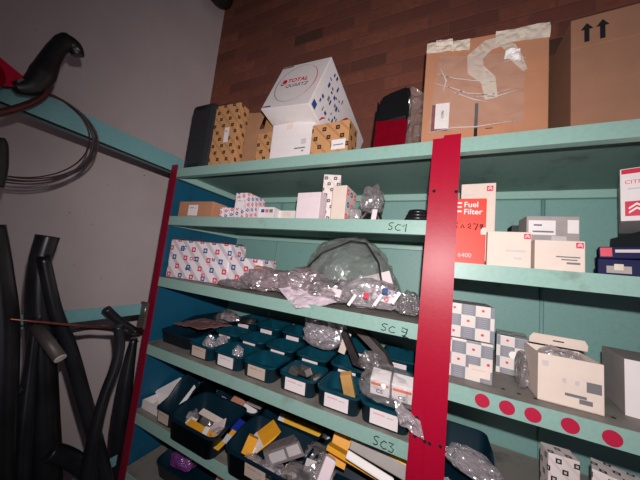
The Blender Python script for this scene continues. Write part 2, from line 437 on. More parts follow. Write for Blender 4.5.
def upright(x0, x1, z1, tilt=0, y0=YF-.006, fl='left', mat='red_post'):
    b = MB(); zt, zb = z1+CZ, 0
    P = [(x0, zt), (x1, zt), (x1+tilt, zb), (x0+tilt, zb)]
    b.prism(P, y0, y0+.0025)
    if fl == 'left': b.box(x0+tilt*.0, x0+.0022, y0+.002, y0+.036, zb, zt-.002)
    if fl == 'right': b.box(x1-.0022, x1, y0+.002, y0+.036, zb, zt-.002)
    return b.build('upright', mat, rack)
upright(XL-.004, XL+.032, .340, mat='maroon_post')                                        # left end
def half_post(ptsx, z1, y0):
    (a0, a1), (b0, b1) = ptsx; b = MB(); b.prism([(a0, z1+CZ), (a1, z1+CZ), (b1, 0), (b0, 0)], y0, y0+.0025)
    return b.build('upright', 'red_post', rack)
zt = .331; k = (zt+CZ)/.733
half_post(((-.022, .006), (-.022-.012*k, -.002)), .327, YF-.0068)
half_post(((.001, .0365), (-.0075, .0355)), .332, YF-.0095)
upright(XR-.03, XR+.004, .334, fl='right')
for x0, x1 in ((XL-.004, XL+.03), (XM-.03, XM+.034), (XR-.03, XR+.004)):    # rear uprights
    b = MB(); b.box(x0, x1, YB+.010, YB+.0125, 0, T+CZ-.002)
    b.build('upright', 'red_post', rack)
b = MB(); zs_ = [(-.013, .198), (.032, .195), (-.0215, -.335), (-.002, -.338), (.007, -.339), (.027, -.337), (-.0195, -.298)]
for x, z in zs_: MB().tube([(x, YF-.0104, z+CZ), (x, YF-.0092, z+CZ)], .0036, 10).build('bolt_hole', 'hole', rack)
# back panels, one per bay, with pressed ribs
def back_panel(x0, x1, ribs, mat):
    b = MB(); b.box(x0, x1, YB+.006, YB+.008, .45, T+CZ-.004)
    for x in ribs: b.tube([(x, YB+.006, .45), (x, YB+.006, T+CZ-.01)], .006, 8)
    b.build('back_panel', mat, rack)
back_panel(XL, XM, (-.716, -.25), 'teal_panel'); back_panel(XM, XR, (.308, .70), 'teal_panel')
MB().box(XL-.002, XL, YF+.02, YB+.004, .45, T+CZ-LIP-.002).build('side_panel', 'blue_panel', rack)
MB().box(XR, XR+.002, YF+.02, YB+.004, .45, T+CZ-LIP-.002).build('side_panel', 'blue_panel', rack)
# handwriting on the lips
yl = YF-.0022
def hand(z, lines): strokes(rack, 'marker_writing', [[(x, zz+CZ) for x, zz in l] for l in lines], 'marker', .0012, yl)
def S(x, z, w, h): return [(x+w, z+h*.95), (x+w*.5, z+h), (x+w*.1, z+h*.8), (x+w*.25, z+h*.6), (x+w*.7, z+h*.42), (x+w*.75, z+h*.15), (x+w*.3, z), (x, z+h*.12)]
def Cc(x, z, w, h): return [(x+w, z+h*.9), (x+w*.55, z+h), (x+w*.1, z+h*.6), (x+w*.1, z+h*.25), (x+w*.5, z), (x+w, z+h*.1)]
hand(0, [S(-.112, .105, .013, .018), Cc(-.096, .104, .014, .015), [(-.078, .114), (-.069, .120), (-.071, .101)]])
hand(0, [S(-.110, -.136, .015, .016), Cc(-.093, -.137, .015, .014), [(-.052, -.124), (-.062, -.121), (-.063, -.130), (-.053, -.131), (-.051, -.122), (-.053, -.134), (-.060, -.143), (-.062, -.138), (-.050, -.141), (-.041, -.146)], [(-.055, -.136), (-.060, -.140), (-.056, -.142)]])
hand(0, [S(-.108, -.387, .013, .019), Cc(-.092, -.388, .014, .016), [(-.074, -.371), (-.063, -.371), (-.070, -.378), (-.063, -.382), (-.066, -.389), (-.075, -.388)]])
for x, z in ((.096, -.2305), (.136, -.2308), (.175, -.231), (.2265, -.2315), (.279, -.233)):
    MB().tube([(x, yl-.0012, z+CZ), (x, yl+.0006, z+CZ)], .0125, 24).build('round_sticker', 'dot_red', SH['R2'])
for x, y in ((.139, .664), (.164, .659), (.189, .656), (.30, .66)): MB().tube([(x, y, R2+CZ-.001), (x, y, R2+CZ+.0003)], .0035, 10).build('slot_hole', 'hole', SH['R2'])

# ---------------------------------------------------------------- bins
def bin_obj(name, x, y, z, w, d, h, hf, mat, label, cat='bin', group=None, lab='bin_label', lw=.6, lh=.6, yaw=0, rim=.003):
    """open-fronted picking bin: rounded plan, low front, sides rising to the back, rolled rim"""
    root = empty(name, (x+w/2, y, z+.0006), yaw); tag(root, label, cat, group)
    def loop(wx, y0, y1, r):
        pts = []
        for cx, cy, a0 in ((wx-r, y0+r, -PI/2), (wx-r, y1-r, 0), (-wx+r, y1-r, PI/2), (-wx+r, y0+r, PI)):
            for k in range(5): a = a0+k*PI/8; pts.append((cx+r*math.cos(a), cy+r*math.sin(a)))
        out = []
        for i in range(len(pts)):
            p, q = Vector(pts[i]), Vector(pts[(i+1) % len(pts)]); out.append(p)
            if (q-p).length > .03:
                n = 6
                for k in range(1, n): out.append(p.lerp(q, k/n))
        return out
    def hh(yy):
        t = min(1, max(0, (yy/d-.10)/.42)); t = t*t*(3-2*t); return hf+(h-hf)*t
    r = min(.022, w*.16); th = .0022; ind = w*.03
    Lo = [loop(w/2-ind, ind, d-ind, r), loop(w/2, 0, d, r), loop(w/2+rim, -rim, d+rim, r+rim), loop(w/2+rim, -rim, d+rim, r+rim), loop(w/2-th, th, d-th, r-th), loop(w/2-ind-th, ind+th, d-ind-th, r-th)]
    b = MB(); rings = []
    for k, L in enumerate(Lo):
        rg = []
        for p in L:
            t = hh(p.y)
            zz = (0, t-.005, t-.005, t, t, .003)[k]
            rg.append(b.bm.verts.new((p.x, p.y, zz)))
        rings.append(rg)
    n = len(rings[0])
    for k in range(5):
        for i in range(n):
            f = b.bm.faces.new((rings[k][i], rings[k][(i+1) % n], rings[k+1][(i+1) % n], rings[k+1][i])); f.smooth = k in (0, 4)
    b.bm.faces.new(rings[0][::-1]); b.bm.faces.new(rings[5])
    b.build('bin_body', mat, root)
    if lab:
        a = w*lw/2; z1 = hf*.90-.004; z0 = z1-hf*lh
        sl = ind/ (hf); yy = lambda zz: ind*(1-zz/hf)-.0016
        q = MB(); pts = [Vector((-a, yy(z0), z0)), Vector((a, yy(z0), z0)), Vector((a, yy(z1), z1)), Vector((-a, yy(z1), z1))]
        bk = [p+Vector((0, .0012, 0)) for p in pts]
        q.face(pts, ((0, 0), (1, 0), (1, 1), (0, 1))); q.face(bk[::-1])
        for i in range(4): q.face((pts[i], bk[i], bk[(i+1) % 4], pts[(i+1) % 4]))
        q.build('label_card', lab, root)
    return root
names = ['sixth', 'fifth', 'fourth', 'third', 'second', 'first']
g1 = 'small blue-green bins in the front row of the SC3 shelf'
desc = ['front-row blue-green bin with brown-marked label beside the big far-left bin',
        'front-row blue-green bin with a pale label, two places right of the big far-left bin',
        'empty front-row blue-green bin whose label is stained with brown patches',
        'front-row blue-green bin holding loose grey parts, third from the red middle upright',
        'front-row blue-green bin with a tan packet standing inside, second from the red middle upright',
        'front-row blue-green bin under a clear bag of white boxes, next to the red middle upright']
for i, (xa, ds) in enumerate(zip((-.776, -.652, -.527, -.392, -.266, -.148), desc)):
    bin_obj('parts_bin', xa, .632 if i > 3 else .642, S3, .114, .115 if i > 3 else .106, .048, .046, 'bin', ds, 'bin', g1, 'dull_label' if i in (0, 2) else 'bin_label', .56, .72)
bin_obj('parts_bin', -.968, .664, S3, .178, .30, .075, .045, 'bin_dark', 'big dark blue bin at the far left of the SC3 shelf holding brown paper packets', 'bin', None, None)
g2 = 'blue-green bins in the second row of the SC3 shelf'
d2 = ['second-row bin behind the bin with the brown-marked label', 'second-row bin with a clear white label, behind the pale-labelled front bin', 'second-row bin behind the empty front bin on SC3',
      'second-row bin behind the front bin of loose grey parts', 'second-row bin behind the front bin with the tan packet', 'second-row bin behind the bagged white boxes, next to the middle upright']
for i, (xa, ds) in enumerate(zip((-.776, -.655, -.53, -.405, -.28, -.15), d2)):
    bin_obj('parts_bin', xa, .756, S3, .11, .10, .064, .063, 'bin', ds, 'bin', g2, 'bin_label', .5, .45)
d3 = ['third-row bin at the back of SC3, first right of the big far-left bin', 'third-row bin at the back of SC3 behind the clear white label', 'third-row bin at the back of SC3 behind the empty bin', 'third-row bin at the back of SC3 behind the clear plastic bag',
      'third-row bin at the back of SC3 behind the folded grey parts', 'third-row bin at the back right corner of SC3']
for i, (xa, ds) in enumerate(zip((-.786, -.665, -.54, -.41, -.285, -.15), d3)):
    bin_obj('parts_bin', xa, .867, S3, .11, .12, .092, .088, 'bin', ds, 'bin', 'blue-green bins in the back row of the SC3 shelf', 'bin_label', .5, .26)

# contents of the SC3 bins
def packet(label, pts, th, mat, cat='packet', name='paper_packet', seed=1, amp=.004):
    o = sheet(name, mat, pts, seed, 14, 10, amp, 30, th); return tag(o, label, cat)
def loose(label, cat, name, mat, loc, dims, rot, bev=.001, uvo=(0, 0)):
    b = MB().box(-dims[0]/2, dims[0]/2, -dims[1]/2, dims[1]/2, 0, dims[2], bev, uvo=uvo)
    o = b.build(name, mat, None, loc); o.rotation_euler = rot; return tag(o, label, cat)
packet('long brown paper packet lying on top of the big far-left bin', [(-.945, .70, -.292), (-.785, .70, -.283), (-.76, .83, -.285), (-.93, .84, -.29)], .003, 'brown_paper')
loose('dark metal part behind the brown paper packet in the far-left bin', 'spare part', 'metal_part', 'dark_part', (-.90, .90, S3+.03), (.07, .05, .05), (0.2, .3, .5), .004)
o = crumple('plastic_bag', 'film_grey', (-.86, .90, S3+.04), (.06, .04, .045), 3, .3, 3.5, 3); tag(o, 'small crumpled grey bag at the back of the big far-left bin', 'plastic bag')
o = crumple('plastic_bag', 'foil', (-.79, .845, S3+.082), (.05, .03, .022), 5, .4, 4, 3); tag(o, 'shiny crumpled bag of parts on the bin behind the brown packet', 'plastic bag')
b = MB()
for i in range(9): b.tube([(-.03+.0*i, -.03+.007*i, .014+.010*math.sin(i*.35)), (.035, -.03+.007*i, .014+.010*math.sin(i*.35))], .0038, 6)
o = b.build('ribbed_hose', 'dark_part', None, (-.70, .86, S3+.08), .35); tag(o, 'short ribbed black rubber bellows resting on the second-row bins', 'hose')
for i, (x, y, s) in enumerate(((-.735, .70, .02), (-.70, .725, .022), (-.59, .69, .018))):
    o = crumple('plastic_bag', 'film_clear', (x, y, S3+.012), (s, s, .034), 11+i, .4, 3, 3)
    tag(o, ['small glinting clear bag in the bin with the brown-marked label, left one', 'small glinting clear bag in the bin with the brown-marked label, right one', 'tiny clear bag of parts in the pale-labelled bin beside the stained-label bin'][i], 'plastic bag')
for i in range(5):
    loose('grey angular part, one of five heaped in the third front bin from the red upright', 'spare part', 'grey_part', 'muffler', (-.375+.021*i, .70+.012*(i % 2), S3+.022+.006*(i % 3)), (.03, .022, .022), (.5*i, .4, .9*i), .003)['group'] = 'heaped grey parts in one front bin'
loose('tan paper packet standing in the front bin second from the red upright', 'packet', 'paper_packet', 'orange_tan', (-.192, .70, S3+.012), (.030, .020, .070), (.25, -.25, .2), .002)
o = crumple('plastic_bag', 'film_clear', (-.335, .825, S3+.075), (.078, .055, .09), 21, .24, 2.4, 4); tag(o, 'big crumpled clear bag standing up on the second-row bins of SC3', 'plastic bag')
loose('small cream paper slip upright beside the big crumpled clear bag', 'packet', 'paper_packet', 'cream_card', (-.262, .80, S3+.085), (.022, .004, .07), (.1, .25, .2))
# folded dark brackets leaning on the bins
b = MB(); b.prism([(-.07, .08), (-.05, .095), (.05, .02), (.075, -.02), (.055, -.028), (.03, .01)], 0, .035)
o = b.build('metal_bracket', 'muffler', None, (-.175, .80, S3+.095)); tag(o, 'bent grey metal bracket lying over the second-row bins near the middle upright', 'spare part')
b = MB(); b.prism([(-.055, .075), (-.04, .08), (.01, .0), (.04, -.01), (.03, -.02), (-.01, -.012)], 0, .03)
o = b.build('metal_bracket', 'dark_part', None, (-.20, .765, S3+.085), .2); tag(o, 'darker bent bracket in front of the grey one, above the tan packet', 'spare part')
o = crumple('plastic_bag', 'film_grey', (-.16, .768, S3+.07), (.035, .025, .035), 31, .35, 3.5, 3); tag(o, 'small shiny bag below the bent grey brackets', 'plastic bag')
# bag with two white boxes over the right-hand bin
bg = crumple('plastic_bag', 'film_wrap', (-.088, .672, S3+.047), (.075, .058, .052), 41, .18, 2.6, 4); tag(bg, 'clear polythene bag holding two white boxes in the bin by the middle upright', 'plastic bag')
sheet('bag_tail', 'film_clear', [(.015, -.067, .045), (.075, -.072, .012), (.085, -.068, -.02), (.035, -.067, -.01)], 4, 12, 12, .006, 50, parent=bg)
for i, x in enumerate((-.136, -.086)):
    o = carton(['white box with an orange stripe, left one in the bag by the middle upright', 'white box with an orange stripe, right one in the bag by the middle upright'][i], x+.008, .640, .12, S3+.066, .045, .04, .042, 'ink_white', 'small_box')
    o.rotation_euler = (.35, 0, .05)
    patch(o, 'stripe', 'orange_stripe', .002, .043, .027, .034)
    lettering(o, 'CE', .010, (.014, -.001, .008), mat='ink_black')

# ---------------------------------------------------------------- shelf S4: big bins full of boxed spares
def big_bin(xa, label, y=.598, w=.225, d=.15, lab=None, lw=.3, z=S4, h=.082, hf=.066):
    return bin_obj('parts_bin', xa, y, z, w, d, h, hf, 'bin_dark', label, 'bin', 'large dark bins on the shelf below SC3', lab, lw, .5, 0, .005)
big_bin(-.765, 'large dark bin below SC3 holding yellow packets and a blue bag, left of the three', w=.205)
big_bin(-.515, 'large dark bin below SC3 holding the orange box and clear packs, middle of the three', lab='dull_label', lw=.3)
big_bin(-.268, 'large dark bin below SC3 nearest the red middle upright with long flat packs', y=.628, w=.215)
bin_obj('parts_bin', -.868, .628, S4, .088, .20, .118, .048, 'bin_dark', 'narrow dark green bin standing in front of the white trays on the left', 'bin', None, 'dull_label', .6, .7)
# white card trays at the left
def tray(label, x, y, w, d, h, yaw=0, z=S4):
    b = MB(); t_ = .003
    b.box(0, w, 0, d, 0, t_); b.box(0, w, 0, t_, t_, h); b.box(0, w, d-t_, d, t_, h); b.box(0, t_, t_, d-t_, t_, h); b.box(w-t_, w, t_, d-t_, t_, h)
    o = b.build('card_tray', 'white_card', None, (x, y, z+.001), yaw); return tag(o, label, 'box')
tray('low open white card tray beside the left upright, below SC3', -.972, .645, .10, .13, .03)
# behind the left bin: second row bins with things
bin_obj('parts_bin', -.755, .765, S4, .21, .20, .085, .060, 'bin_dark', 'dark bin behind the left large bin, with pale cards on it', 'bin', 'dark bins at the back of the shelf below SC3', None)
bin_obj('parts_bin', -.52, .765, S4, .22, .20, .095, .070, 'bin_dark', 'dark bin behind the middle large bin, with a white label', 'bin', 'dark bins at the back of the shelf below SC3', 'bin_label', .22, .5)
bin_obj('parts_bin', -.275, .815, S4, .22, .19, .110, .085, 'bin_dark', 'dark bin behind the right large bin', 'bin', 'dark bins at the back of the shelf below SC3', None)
def quadbox(label, px, Ys, cat, name, mat, depth=.01, seed=1):
    """a flat pack whose face passes through four measured points at chosen depths"""
    q = [at(x, y, Y) for (x, y), Y in zip(px, Ys)]
    c = sum(q, Vector())/4; u = ((q[1]-q[0])+(q[2]-q[3]))/2; v = ((q[3]-q[0])+(q[2]-q[1]))/2
    v = v-u*(v.dot(u)/u.length_squared); n = u.cross(v).normalized()
    if n.y > 0: n = -n
    w, h = u.length, v.length
    R = Matrix((u.normalized(), -n, v.normalized())).transposed()
    b = MB().box(-w/2, w/2, 0, depth, -h/2, h/2, min(.0015, depth*.2))
    o = b.build(name, mat, None, tuple(c)); o.rotation_euler = R.to_euler(); tag(o, label, cat)
    return o, w, h
Q = quadbox
o, w, h = Q('orange cardboard box with a white end tilted in the middle large bin', [(256, 448), (273, 442), (291, 440), (268, 450)], [.66]*4, 'box', 'tmp', 'orange_card', .03)
bpy.data.objects.remove(o)
def tbox(label, p, dims, rot, mat, cat='box', name='boxed_part', bev=.001):
    b = MB().box(-dims[0]/2, dims[0]/2, -dims[1]/2, dims[1]/2, -dims[2]/2, dims[2]/2, bev)
    o = b.build(name, mat, None, tuple(p)); o.rotation_euler = rot; return tag(o, label, cat)
def end_patch(o, dims, mat, side='left'):
    b = MB(); s = -1 if side == 'left' else 1; x = s*dims[0]/2
    b.box(min(x, x+s*.0012), max(x, x+s*.0012), -dims[1]/2, dims[1]/2, -dims[2]/2, dims[2]/2); return b.build('box_end', mat, o)
# middle large bin
def hexa(label, A, Bp, D, E, name, mat, end_mat=None, cat='box'):
    """slightly crushed box from one corner and its three neighbours"""
    u, v, e = Bp-A, D-A, E-A
    V = [Vector(), u, u+v, v, e, u+e, u+v+e, v+e]; b = MB(); bv = [b.bm.verts.new(p) for p in V]
    for q in ((0, 1, 2, 3), (4, 5, 6, 7), (0, 1, 5, 4), (3, 2, 6, 7), (1, 2, 6, 5), (0, 3, 7, 4)): b.bm.faces.new([bv[k] for k in q])
    o = b.build(name, mat, None, tuple(A)); tag(o, label, cat)
    if end_mat:
        n = -u.normalized()*.0008; b = MB(); q = [n, v*1+n, v+e+n, e+n]; b.face(q); b.face([p-n*.9 for p in q[::-1]]); 
        for k in range(4): b.face((q[k], q[k]-n*.9, q[(k+1) % 4]-n*.9, q[(k+1) % 4]))
        b.build('box_end', end_mat, o)
    return o
A = at(257, 432, .70)
o = hexa('orange cardboard box with a white end tilted in the middle large bin', A, at(273.5, 419.5, .735), at(263.6, 445.6, .665), A+(at(250, 439.4, .685)-A)*1.0, 'boxed_part', 'orange_card')
A = at(250, 439.4, .685); n_ = Vector((-.0006, -.001, .0006))
b = MB(); q = [at(257, 432, .70), at(263.6, 445.6, .665), at(263.6, 445.6, .665)+A-at(257, 432, .70), A]; o0 = Vector(o.location)-Vector((0, 0, CZ)); q = [p-o0+n_ for p in q]
b.face(q); b.face([p-n_*.8 for p in q[::-1]]); [b.face((q[k], q[k]-n_*.8, q[(k+1) % 4]-n_*.8, q[(k+1) % 4])) for k in range(4)]; b.build('box_end', 'white_card', o)
tbox('small orange packet edge under the tilted orange box', at(250, 445, .655), (.03, .02, .045), (-.3, .3, .4), 'orange_card', 'packet', 'packet')
o = hexa('grey frosted plastic pack lying tilted in the middle large bin', at(263.6, 453, .65), at(298.8, 441, .665), at(267.5, 468, .625), at(261, 446, .69), 'clear_pack', 'film_pack', None, 'packet')
b = MB(); O0 = at(263.6, 453, .65); u_, v_ = at(298.8, 441, .665)-O0, at(267.5, 468, .625)-O0; n_ = Vector((0, -.0012, .0012))
for (a0, a1, c0, c1) in ((.12, .55, .2, .85), (.62, .95, .15, .8)):
    q = [u_*a0+v_*c0+n_, u_*a1+v_*c0+n_, u_*a1+v_*c1+n_, u_*a0+v_*c1+n_]; b = MB(); b.face(q); b.face([p-n_*.8 for p in q[::-1]]); [b.face((q[k], q[k]-n_*.8, q[(k+1) % 4]-n_*.8, q[(k+1) % 4])) for k in range(4)]
    b.build('white_insert', 'ink_light', o)
for i, (px, Y, s) in enumerate((((270, 472), .63, .045), ((300, 478), .625, .05), ((253, 459), .635, .03), ((318, 452), .72, .04), ((322, 468), .66, .035))):
    p = at(px[0], px[1], Y); o = crumple('plastic_bag', ['film_clear', 'film_grey'][i % 2], (p.x, p.y, p.z-.02), (s, s*.8, s*.6), 60+i, .35, 3, 3)
    tag(o, ['crumpled clear bag of washers at the front of the middle large bin', 'crumpled grey bag in the front right of the middle large bin', 'crumpled clear bag under the orange box', 'dark glinting clear bag right of the grey frosted pack', 'creased bag against the right wall of the middle large bin'][i], 'plastic bag')
# long flat yellow pack lying in the back bins
o = hexa('long thin yellow box with a white end lying in the back bins below SC3', at(281, 413, .88), at(331, 433, .88), at(278, 420, .86), at(283, 411, .91), 'long_box', 'yellow_card')
b = MB(); O0 = at(281, 413, .88); u_, v_ = at(331, 433, .88)-O0, at(278, 420, .86)-O0; n_ = Vector((0, -.0008, .0008))
for a0, a1, mt in ((-.005, .11, 'white_card'), (.84, .92, 'grey_card'), (.92, 1.005, 'white_card')):
    q = [u_*a0+n_, u_*a1+n_, u_*a1+v_+n_, u_*a0+v_+n_]; b = MB(); b.face(q); b.face([p-n_*.8 for p in q[::-1]]); [b.face((q[k], q[k]-n_*.8, q[(k+1) % 4]-n_*.8, q[(k+1) % 4])) for k in range(4)]; b.build('box_end', mt, o)
# left large bin
def card(label, px, Ys, name, mat, depth=.004, cat='packet'):
    return quadbox(label, px, Ys, cat, name, mat, depth)[0]
card('flat orange packet along the front of the left large bin', [(183, 430), (221, 452), (216, 441), (187, 421)], (.615, .615, .66, .66), 'packet', 'orange_card')
o = card('yellow packet with a dark mark, front right of the left large bin', [(209, 445), (221, 451), (224, 440), (213, 434)], (.612, .612, .645, .645), 'packet', 'yellow_card')
MB().box(-.004, .006, -.0012, .0, -.010, -.002).build('printed_mark', 'exhaust', o)
card('long cream card slip across the left large bin', [(201, 414), (222, 427), (224, 419), (201, 407)], (.70, .70, .72, .72), 'card_slip', 'cream_card')
card('white card folded across the cream slip in the left large bin', [(206, 436), (227, 427), (222, 419), (207, 429)], (.66, .67, .69, .68), 'card_slip', 'pink_card')
card('narrow upright white strip at the front of the left large bin', [(200, 445), (204, 447), (206, 426), (202, 425)], (.618, .618, .65, .65), 'card_slip', 'ink_white')
card('bright blue packet at the right side of the left large bin', [(230, 428), (237, 434), (246, 422), (238, 417)], (.67, .67, .71, .71), 'packet', 'blue_card', .008)
card('small orange packet below the blue one in the left large bin', [(226, 439), (230, 442), (236, 431), (231, 428)], (.64, .64, .67, .67), 'packet', 'orange_card', .006)
card('small red and white tag in the left large bin', [(196, 430), (202, 433), (203, 426), (197, 424)], (.645, .645, .66, .66), 'tag', 'pale_red')
for i, (px, Y, s_, ds) in enumerate((((190, 415), .69, .034, 'clear creased bag at the left of the left large bin'), ((219, 434), .652, .030, 'clear bag with a bright crease in the middle of the left large bin'), ((208, 420), .72, .03, 'dark glinting bag under the cream slip in the left large bin'))):
    p = at(px[0], px[1], Y); o = crumple('plastic_bag', ['film_clear', 'film_wrap', 'film_grey'][i], (p.x, p.y, p.z-.02), (s_, s_*.8, s_*.8), 70+i, .3, 2.6, 3); tag(o, ds, 'plastic bag')
o = card('grey card with a dark disc behind the left large bin', [(208, 401), (220, 408), (226, 398), (214, 391)], (.79, .79, .82, .82), 'card_slip', 'grey_card')
MB().tube([(0, -.0012, .0), (0, .0, .0)], .012, 16).build('dark_disc', 'exhaust', o)
card('brown leathery pad behind the left large bin', [(229, 404), (240, 412), (244, 400), (234, 394)], (.79, .79, .82, .82), 'pad', 'tan_leather', .01)
card('white box end behind the blue packet', [(240, 411), (252, 418), (257, 410), (245, 403)], (.77, .77, .79, .79), 'card_slip', 'white_card', .012)
card('flat grey card lying beyond the white box end', [(249, 404), (264, 410), (262, 405), (247, 399)], (.82, .82, .85, .85), 'card_slip', 'grey_card')
p = at(223, 404, .81); o = crumple('plastic_bag', 'film_grey', (p.x, p.y, p.z-.02), (.035, .03, .025), 79, .3, 3, 3); tag(o, 'grey glinting bag between the disc card and the brown pad', 'plastic bag')
for i, (q4, Ys, mt, ds) in enumerate((
    ([(186, 424), (193, 427), (196, 419), (190, 415)], (.66, .66, .68, .68), 'ink_white', 'little white card at the left wall of the left large bin'),
    ([(213, 446), (217, 448), (219, 436), (215, 434)], (.62, .62, .65, .65), 'cream_card', 'cream slip standing beside the dark-marked yellow packet'),
    ([(222, 442), (227, 444), (232, 436), (227, 433)], (.63, .63, .65, .65), 'ink_light', 'crumpled white corner under the small orange packet'),
    ([(212, 424), (219, 428), (224, 423), (217, 419)], (.70, .70, .71, .71), 'pink_card', 'pinkish paper corner between the cream slip and the blue packet'),
    ([(247, 450), (253, 455), (257, 449), (252, 444)], (.65, .65, .66, .66), 'white_card', 'white paper corner left of the orange box'),
    ([(262, 472), (272, 478), (276, 470), (267, 464)], (.62, .62, .63, .63), 'ink_light', 'pale folded paper at the front of the middle large bin'),
    ([(283, 474), (297, 476), (298, 467), (286, 463)], (.62, .62, .64, .64), 'cream_card', 'cream paper lying below the grey frosted pack'),
    ([(285, 441), (297, 446), (299, 434), (287, 429)], (.745, .745, .755, .755), 'bin_label', 'white card with a pink heading standing behind the grey frosted pack'),
    ([(302, 470), (312, 474), (318, 462), (308, 458)], (.64, .64, .66, .66), 'ink_light', 'whitish slip right of the grey frosted pack'))):
    card(ds, q4, Ys, 'card_slip', mt, .002)
hexa('long white card box lying behind the low white tray', at(155, 391, .70), at(180, 377.5, .77), at(168, 395, .71), at(159, 404, .69), 'white_box', 'white_card')
card('upright white card behind the narrow dark green bin', [(184, 400), (191, 402), (192, 386), (184, 383)], (.80, .80, .80, .80), 'card_slip', 'grey_card', .02)
card('rounded white carton flap standing between the narrow green bin and the left large bin', [(195, 397), (203, 397), (203, 384), (196, 381)], (.79, .79, .80, .80), 'card_slip', 'ink_white', .01)
p = at(208, 388, .84); o = crumple('plastic_bag', 'film_clear', (p.x, p.y, p.z-.02), (.04, .03, .03), 51, .3, 2.6, 3); tag(o, 'glinting clear bag at the back, right of the rounded white flap', 'plastic bag')
# right large bin
o = tbox('orange folded card standing in the right large bin', at(340, 448, .70), (.05, .006, .075), (-.5, .2, .2), 'orange_card', 'packet', 'packet')
o = tbox('long orange box lying across the right large bin', at(356, 462, .66), (.15, .03, .012), (-.3, .12, 0), 'orange_card', 'box', 'long_box')
o = tbox('long grey and white pack with yellow marks behind the long orange box', at(380, 456, .69), (.15, .012, .04), (-.7, .16, .05), 'grey_card', 'packet', 'flat_pack', .004)
end_patch(o, (.15, .0124, .0404), 'yellow_card')
MB().box(.02, .06, -.0066, -.0055, .008, .018).build('printed_mark', 'yellow_card', o)
o = tbox('rounded white plastic strip on top of the long orange box', at(369, 468, .625), (.11, .010, .018), (-.6, .16, .0), 'ink_white', 'strip', 'plastic_strip', .004)
o = tbox('pinkish white rolled paper at the left of the right large bin', at(325, 473, .64), (.03, .03, .07), (-.4, .35, .3), 'pink_card', 'packet', 'packet', .006)
# lowest visible shelf
bin_obj('parts_bin', -.872, .66, S5, .24, .30, .10, .05, 'bin_dark', 'dark bin with a purple packet on the lowest shelf at the far left', 'bin', None, None)
o = crumple('foil_packet', 'purple_foil', (-.80, .73, S5+.02), (.055, .045, .04), 81, .3, 3, 3); tag(o, 'crumpled purple packet in the dark bin on the lowest shelf', 'packet')
b = MB(); b.tube([(-.04, -.03, 0), (.03, .02, .004)], .005, 8); b.tube([(.03, .02, .004), (.045, .032, .004)], .009, 8)
o = b.build('steel_tool', 'steel', None, (-.70, .74, S5+.06)); tag(o, 'small steel tool shining in the dark bin on the lowest shelf', 'tool')
tbox('orange packet at the bottom edge right of the small steel tool', (-.60, .72, S5+.05), (.05, .03, .05), (-.4, 0, .4), 'tan_leather', 'packet', 'packet')

# ---------------------------------------------------------------- shelf SC1
o = carton('plain brown carton with a white address label at the left end of SC1', -.948, .645, .04, S1, .180, .075, .066, 'cardboard')
patch(o, 'address_label', 'address_label', .055, .105, .010, .052)
b = MB().box(0, .055, 0, .07, 0, .048, .001, uvo=(.01, .01)); o = tag(b.build('carton', 'rb_print_small', None, (-.745, .668, S1+.0004), .25), 'small white box with diagonal bands, between the brown carton and the tall printed box', 'box')
o = MB(); o.prism([(0, 0), (.055, 0), (.055, .082), (.026, .100), (0, .098)], 0, .001) ; o.bm.free()
o = carton('white printed carton with small red and blue squares standing on SC1', -.655, .648, .05, S1, .058, .095, .094, 'rb_print_small', bev=.001)
patch(o, 'address_label', 'address_label', .006, .040, .040, .074)
o = carton('low white box with a blue and red printed label on SC1', -.590, .70, .02, S1, .066, .05, .056, 'white_card')
patch(o, 'printed_label', 'ink_blue', .012, .026, .036, .048); patch(o, 'printed_label', 'pale_red', .030, .044, .036, .048); patch(o, 'printed_label', 'ink_grey', .048, .062, .036, .048)
o = carton('low long white box with a faint cream patch on SC1', -.545, .735, .02, S1, .10, .07, .052, 'white_card')
patch(o, 'printed_label', 'cream_card', .03, .07, .03, .046)
carton('plain square white box, left of the tall printed box on SC1', -.405, .655, -.04, S1, .082, .045, .089, 'pink_card')
o = carton('tallest white box with black printed marks on SC1', -.345, .705, .30, S1, .056, .056, .166, 'black_print', uvo=(.008, .006))
o = carton('white box with coloured rings on its side, right of the tallest box on SC1', -.288, .658, -.03, S1, .044, .085, .108, 'cream_card')
for i in range(9):
    yy, zz = .012+.030*(i % 3)+.008*((i//3) % 2), .018+.036*(i//3)
    MB().tube([(.0445+0*i, yy+.007*math.cos(a), zz+.007*math.sin(a)) for a in [k*PI/6 for k in range(12)]], .0016, 5, closed=True).build('printed_ring', ['ink_red', 'ink_blue'][i % 2], o)
o = crumple('plastic_bag', 'film_clear', (-.227, .70, S1+.001), (.024, .024, .035), 91, .3, 3, 3); tag(o, 'small clear bag of pale parts beside the ring-printed box', 'plastic bag')
o = crumple('plastic_bag', 'film_grey', (-.180, .71, S1+.030), (.034, .030, .062), 92, .32, 2.6, 4); tag(o, 'standing crumpled grey bag on SC1 holding a metal fitting', 'plastic bag')
b = MB(); b.tube([(-.026, 0, 0), (-.026, 0, .022), (-.012, 0, .040), (.010, 0, .040), (.024, 0, .022), (.028, 0, 0)], [.008, .009, .012, .012, .009, .008], 10)
o = b.build('metal_fitting', 'dark_part', None, (-.180, .705, S1+.001)); tag(o, 'dark metal fitting under the standing grey bag on SC1', 'spare part')
tbox('small pale lilac card inside the foot of the standing grey bag', (-.163, .675, S1+.022), (.014, .004, .038), (0, .1, 0), 'pink_card', 'card', 'card')
b = MB()
for i in range(4): b.tube([(.030*math.cos(a)*(1-.12*i), .022*math.sin(a)*(1-.12*i), .010+.009*i) for a in [k*PI/8 for k in range(16)]], .007, 6, closed=True)
o = b.build('rubber_ring_stack', 'exhaust', None, (-.052, .70, S1)); tag(o, 'dark round coil of rubber rings at the right end of SC1', 'rubber rings')

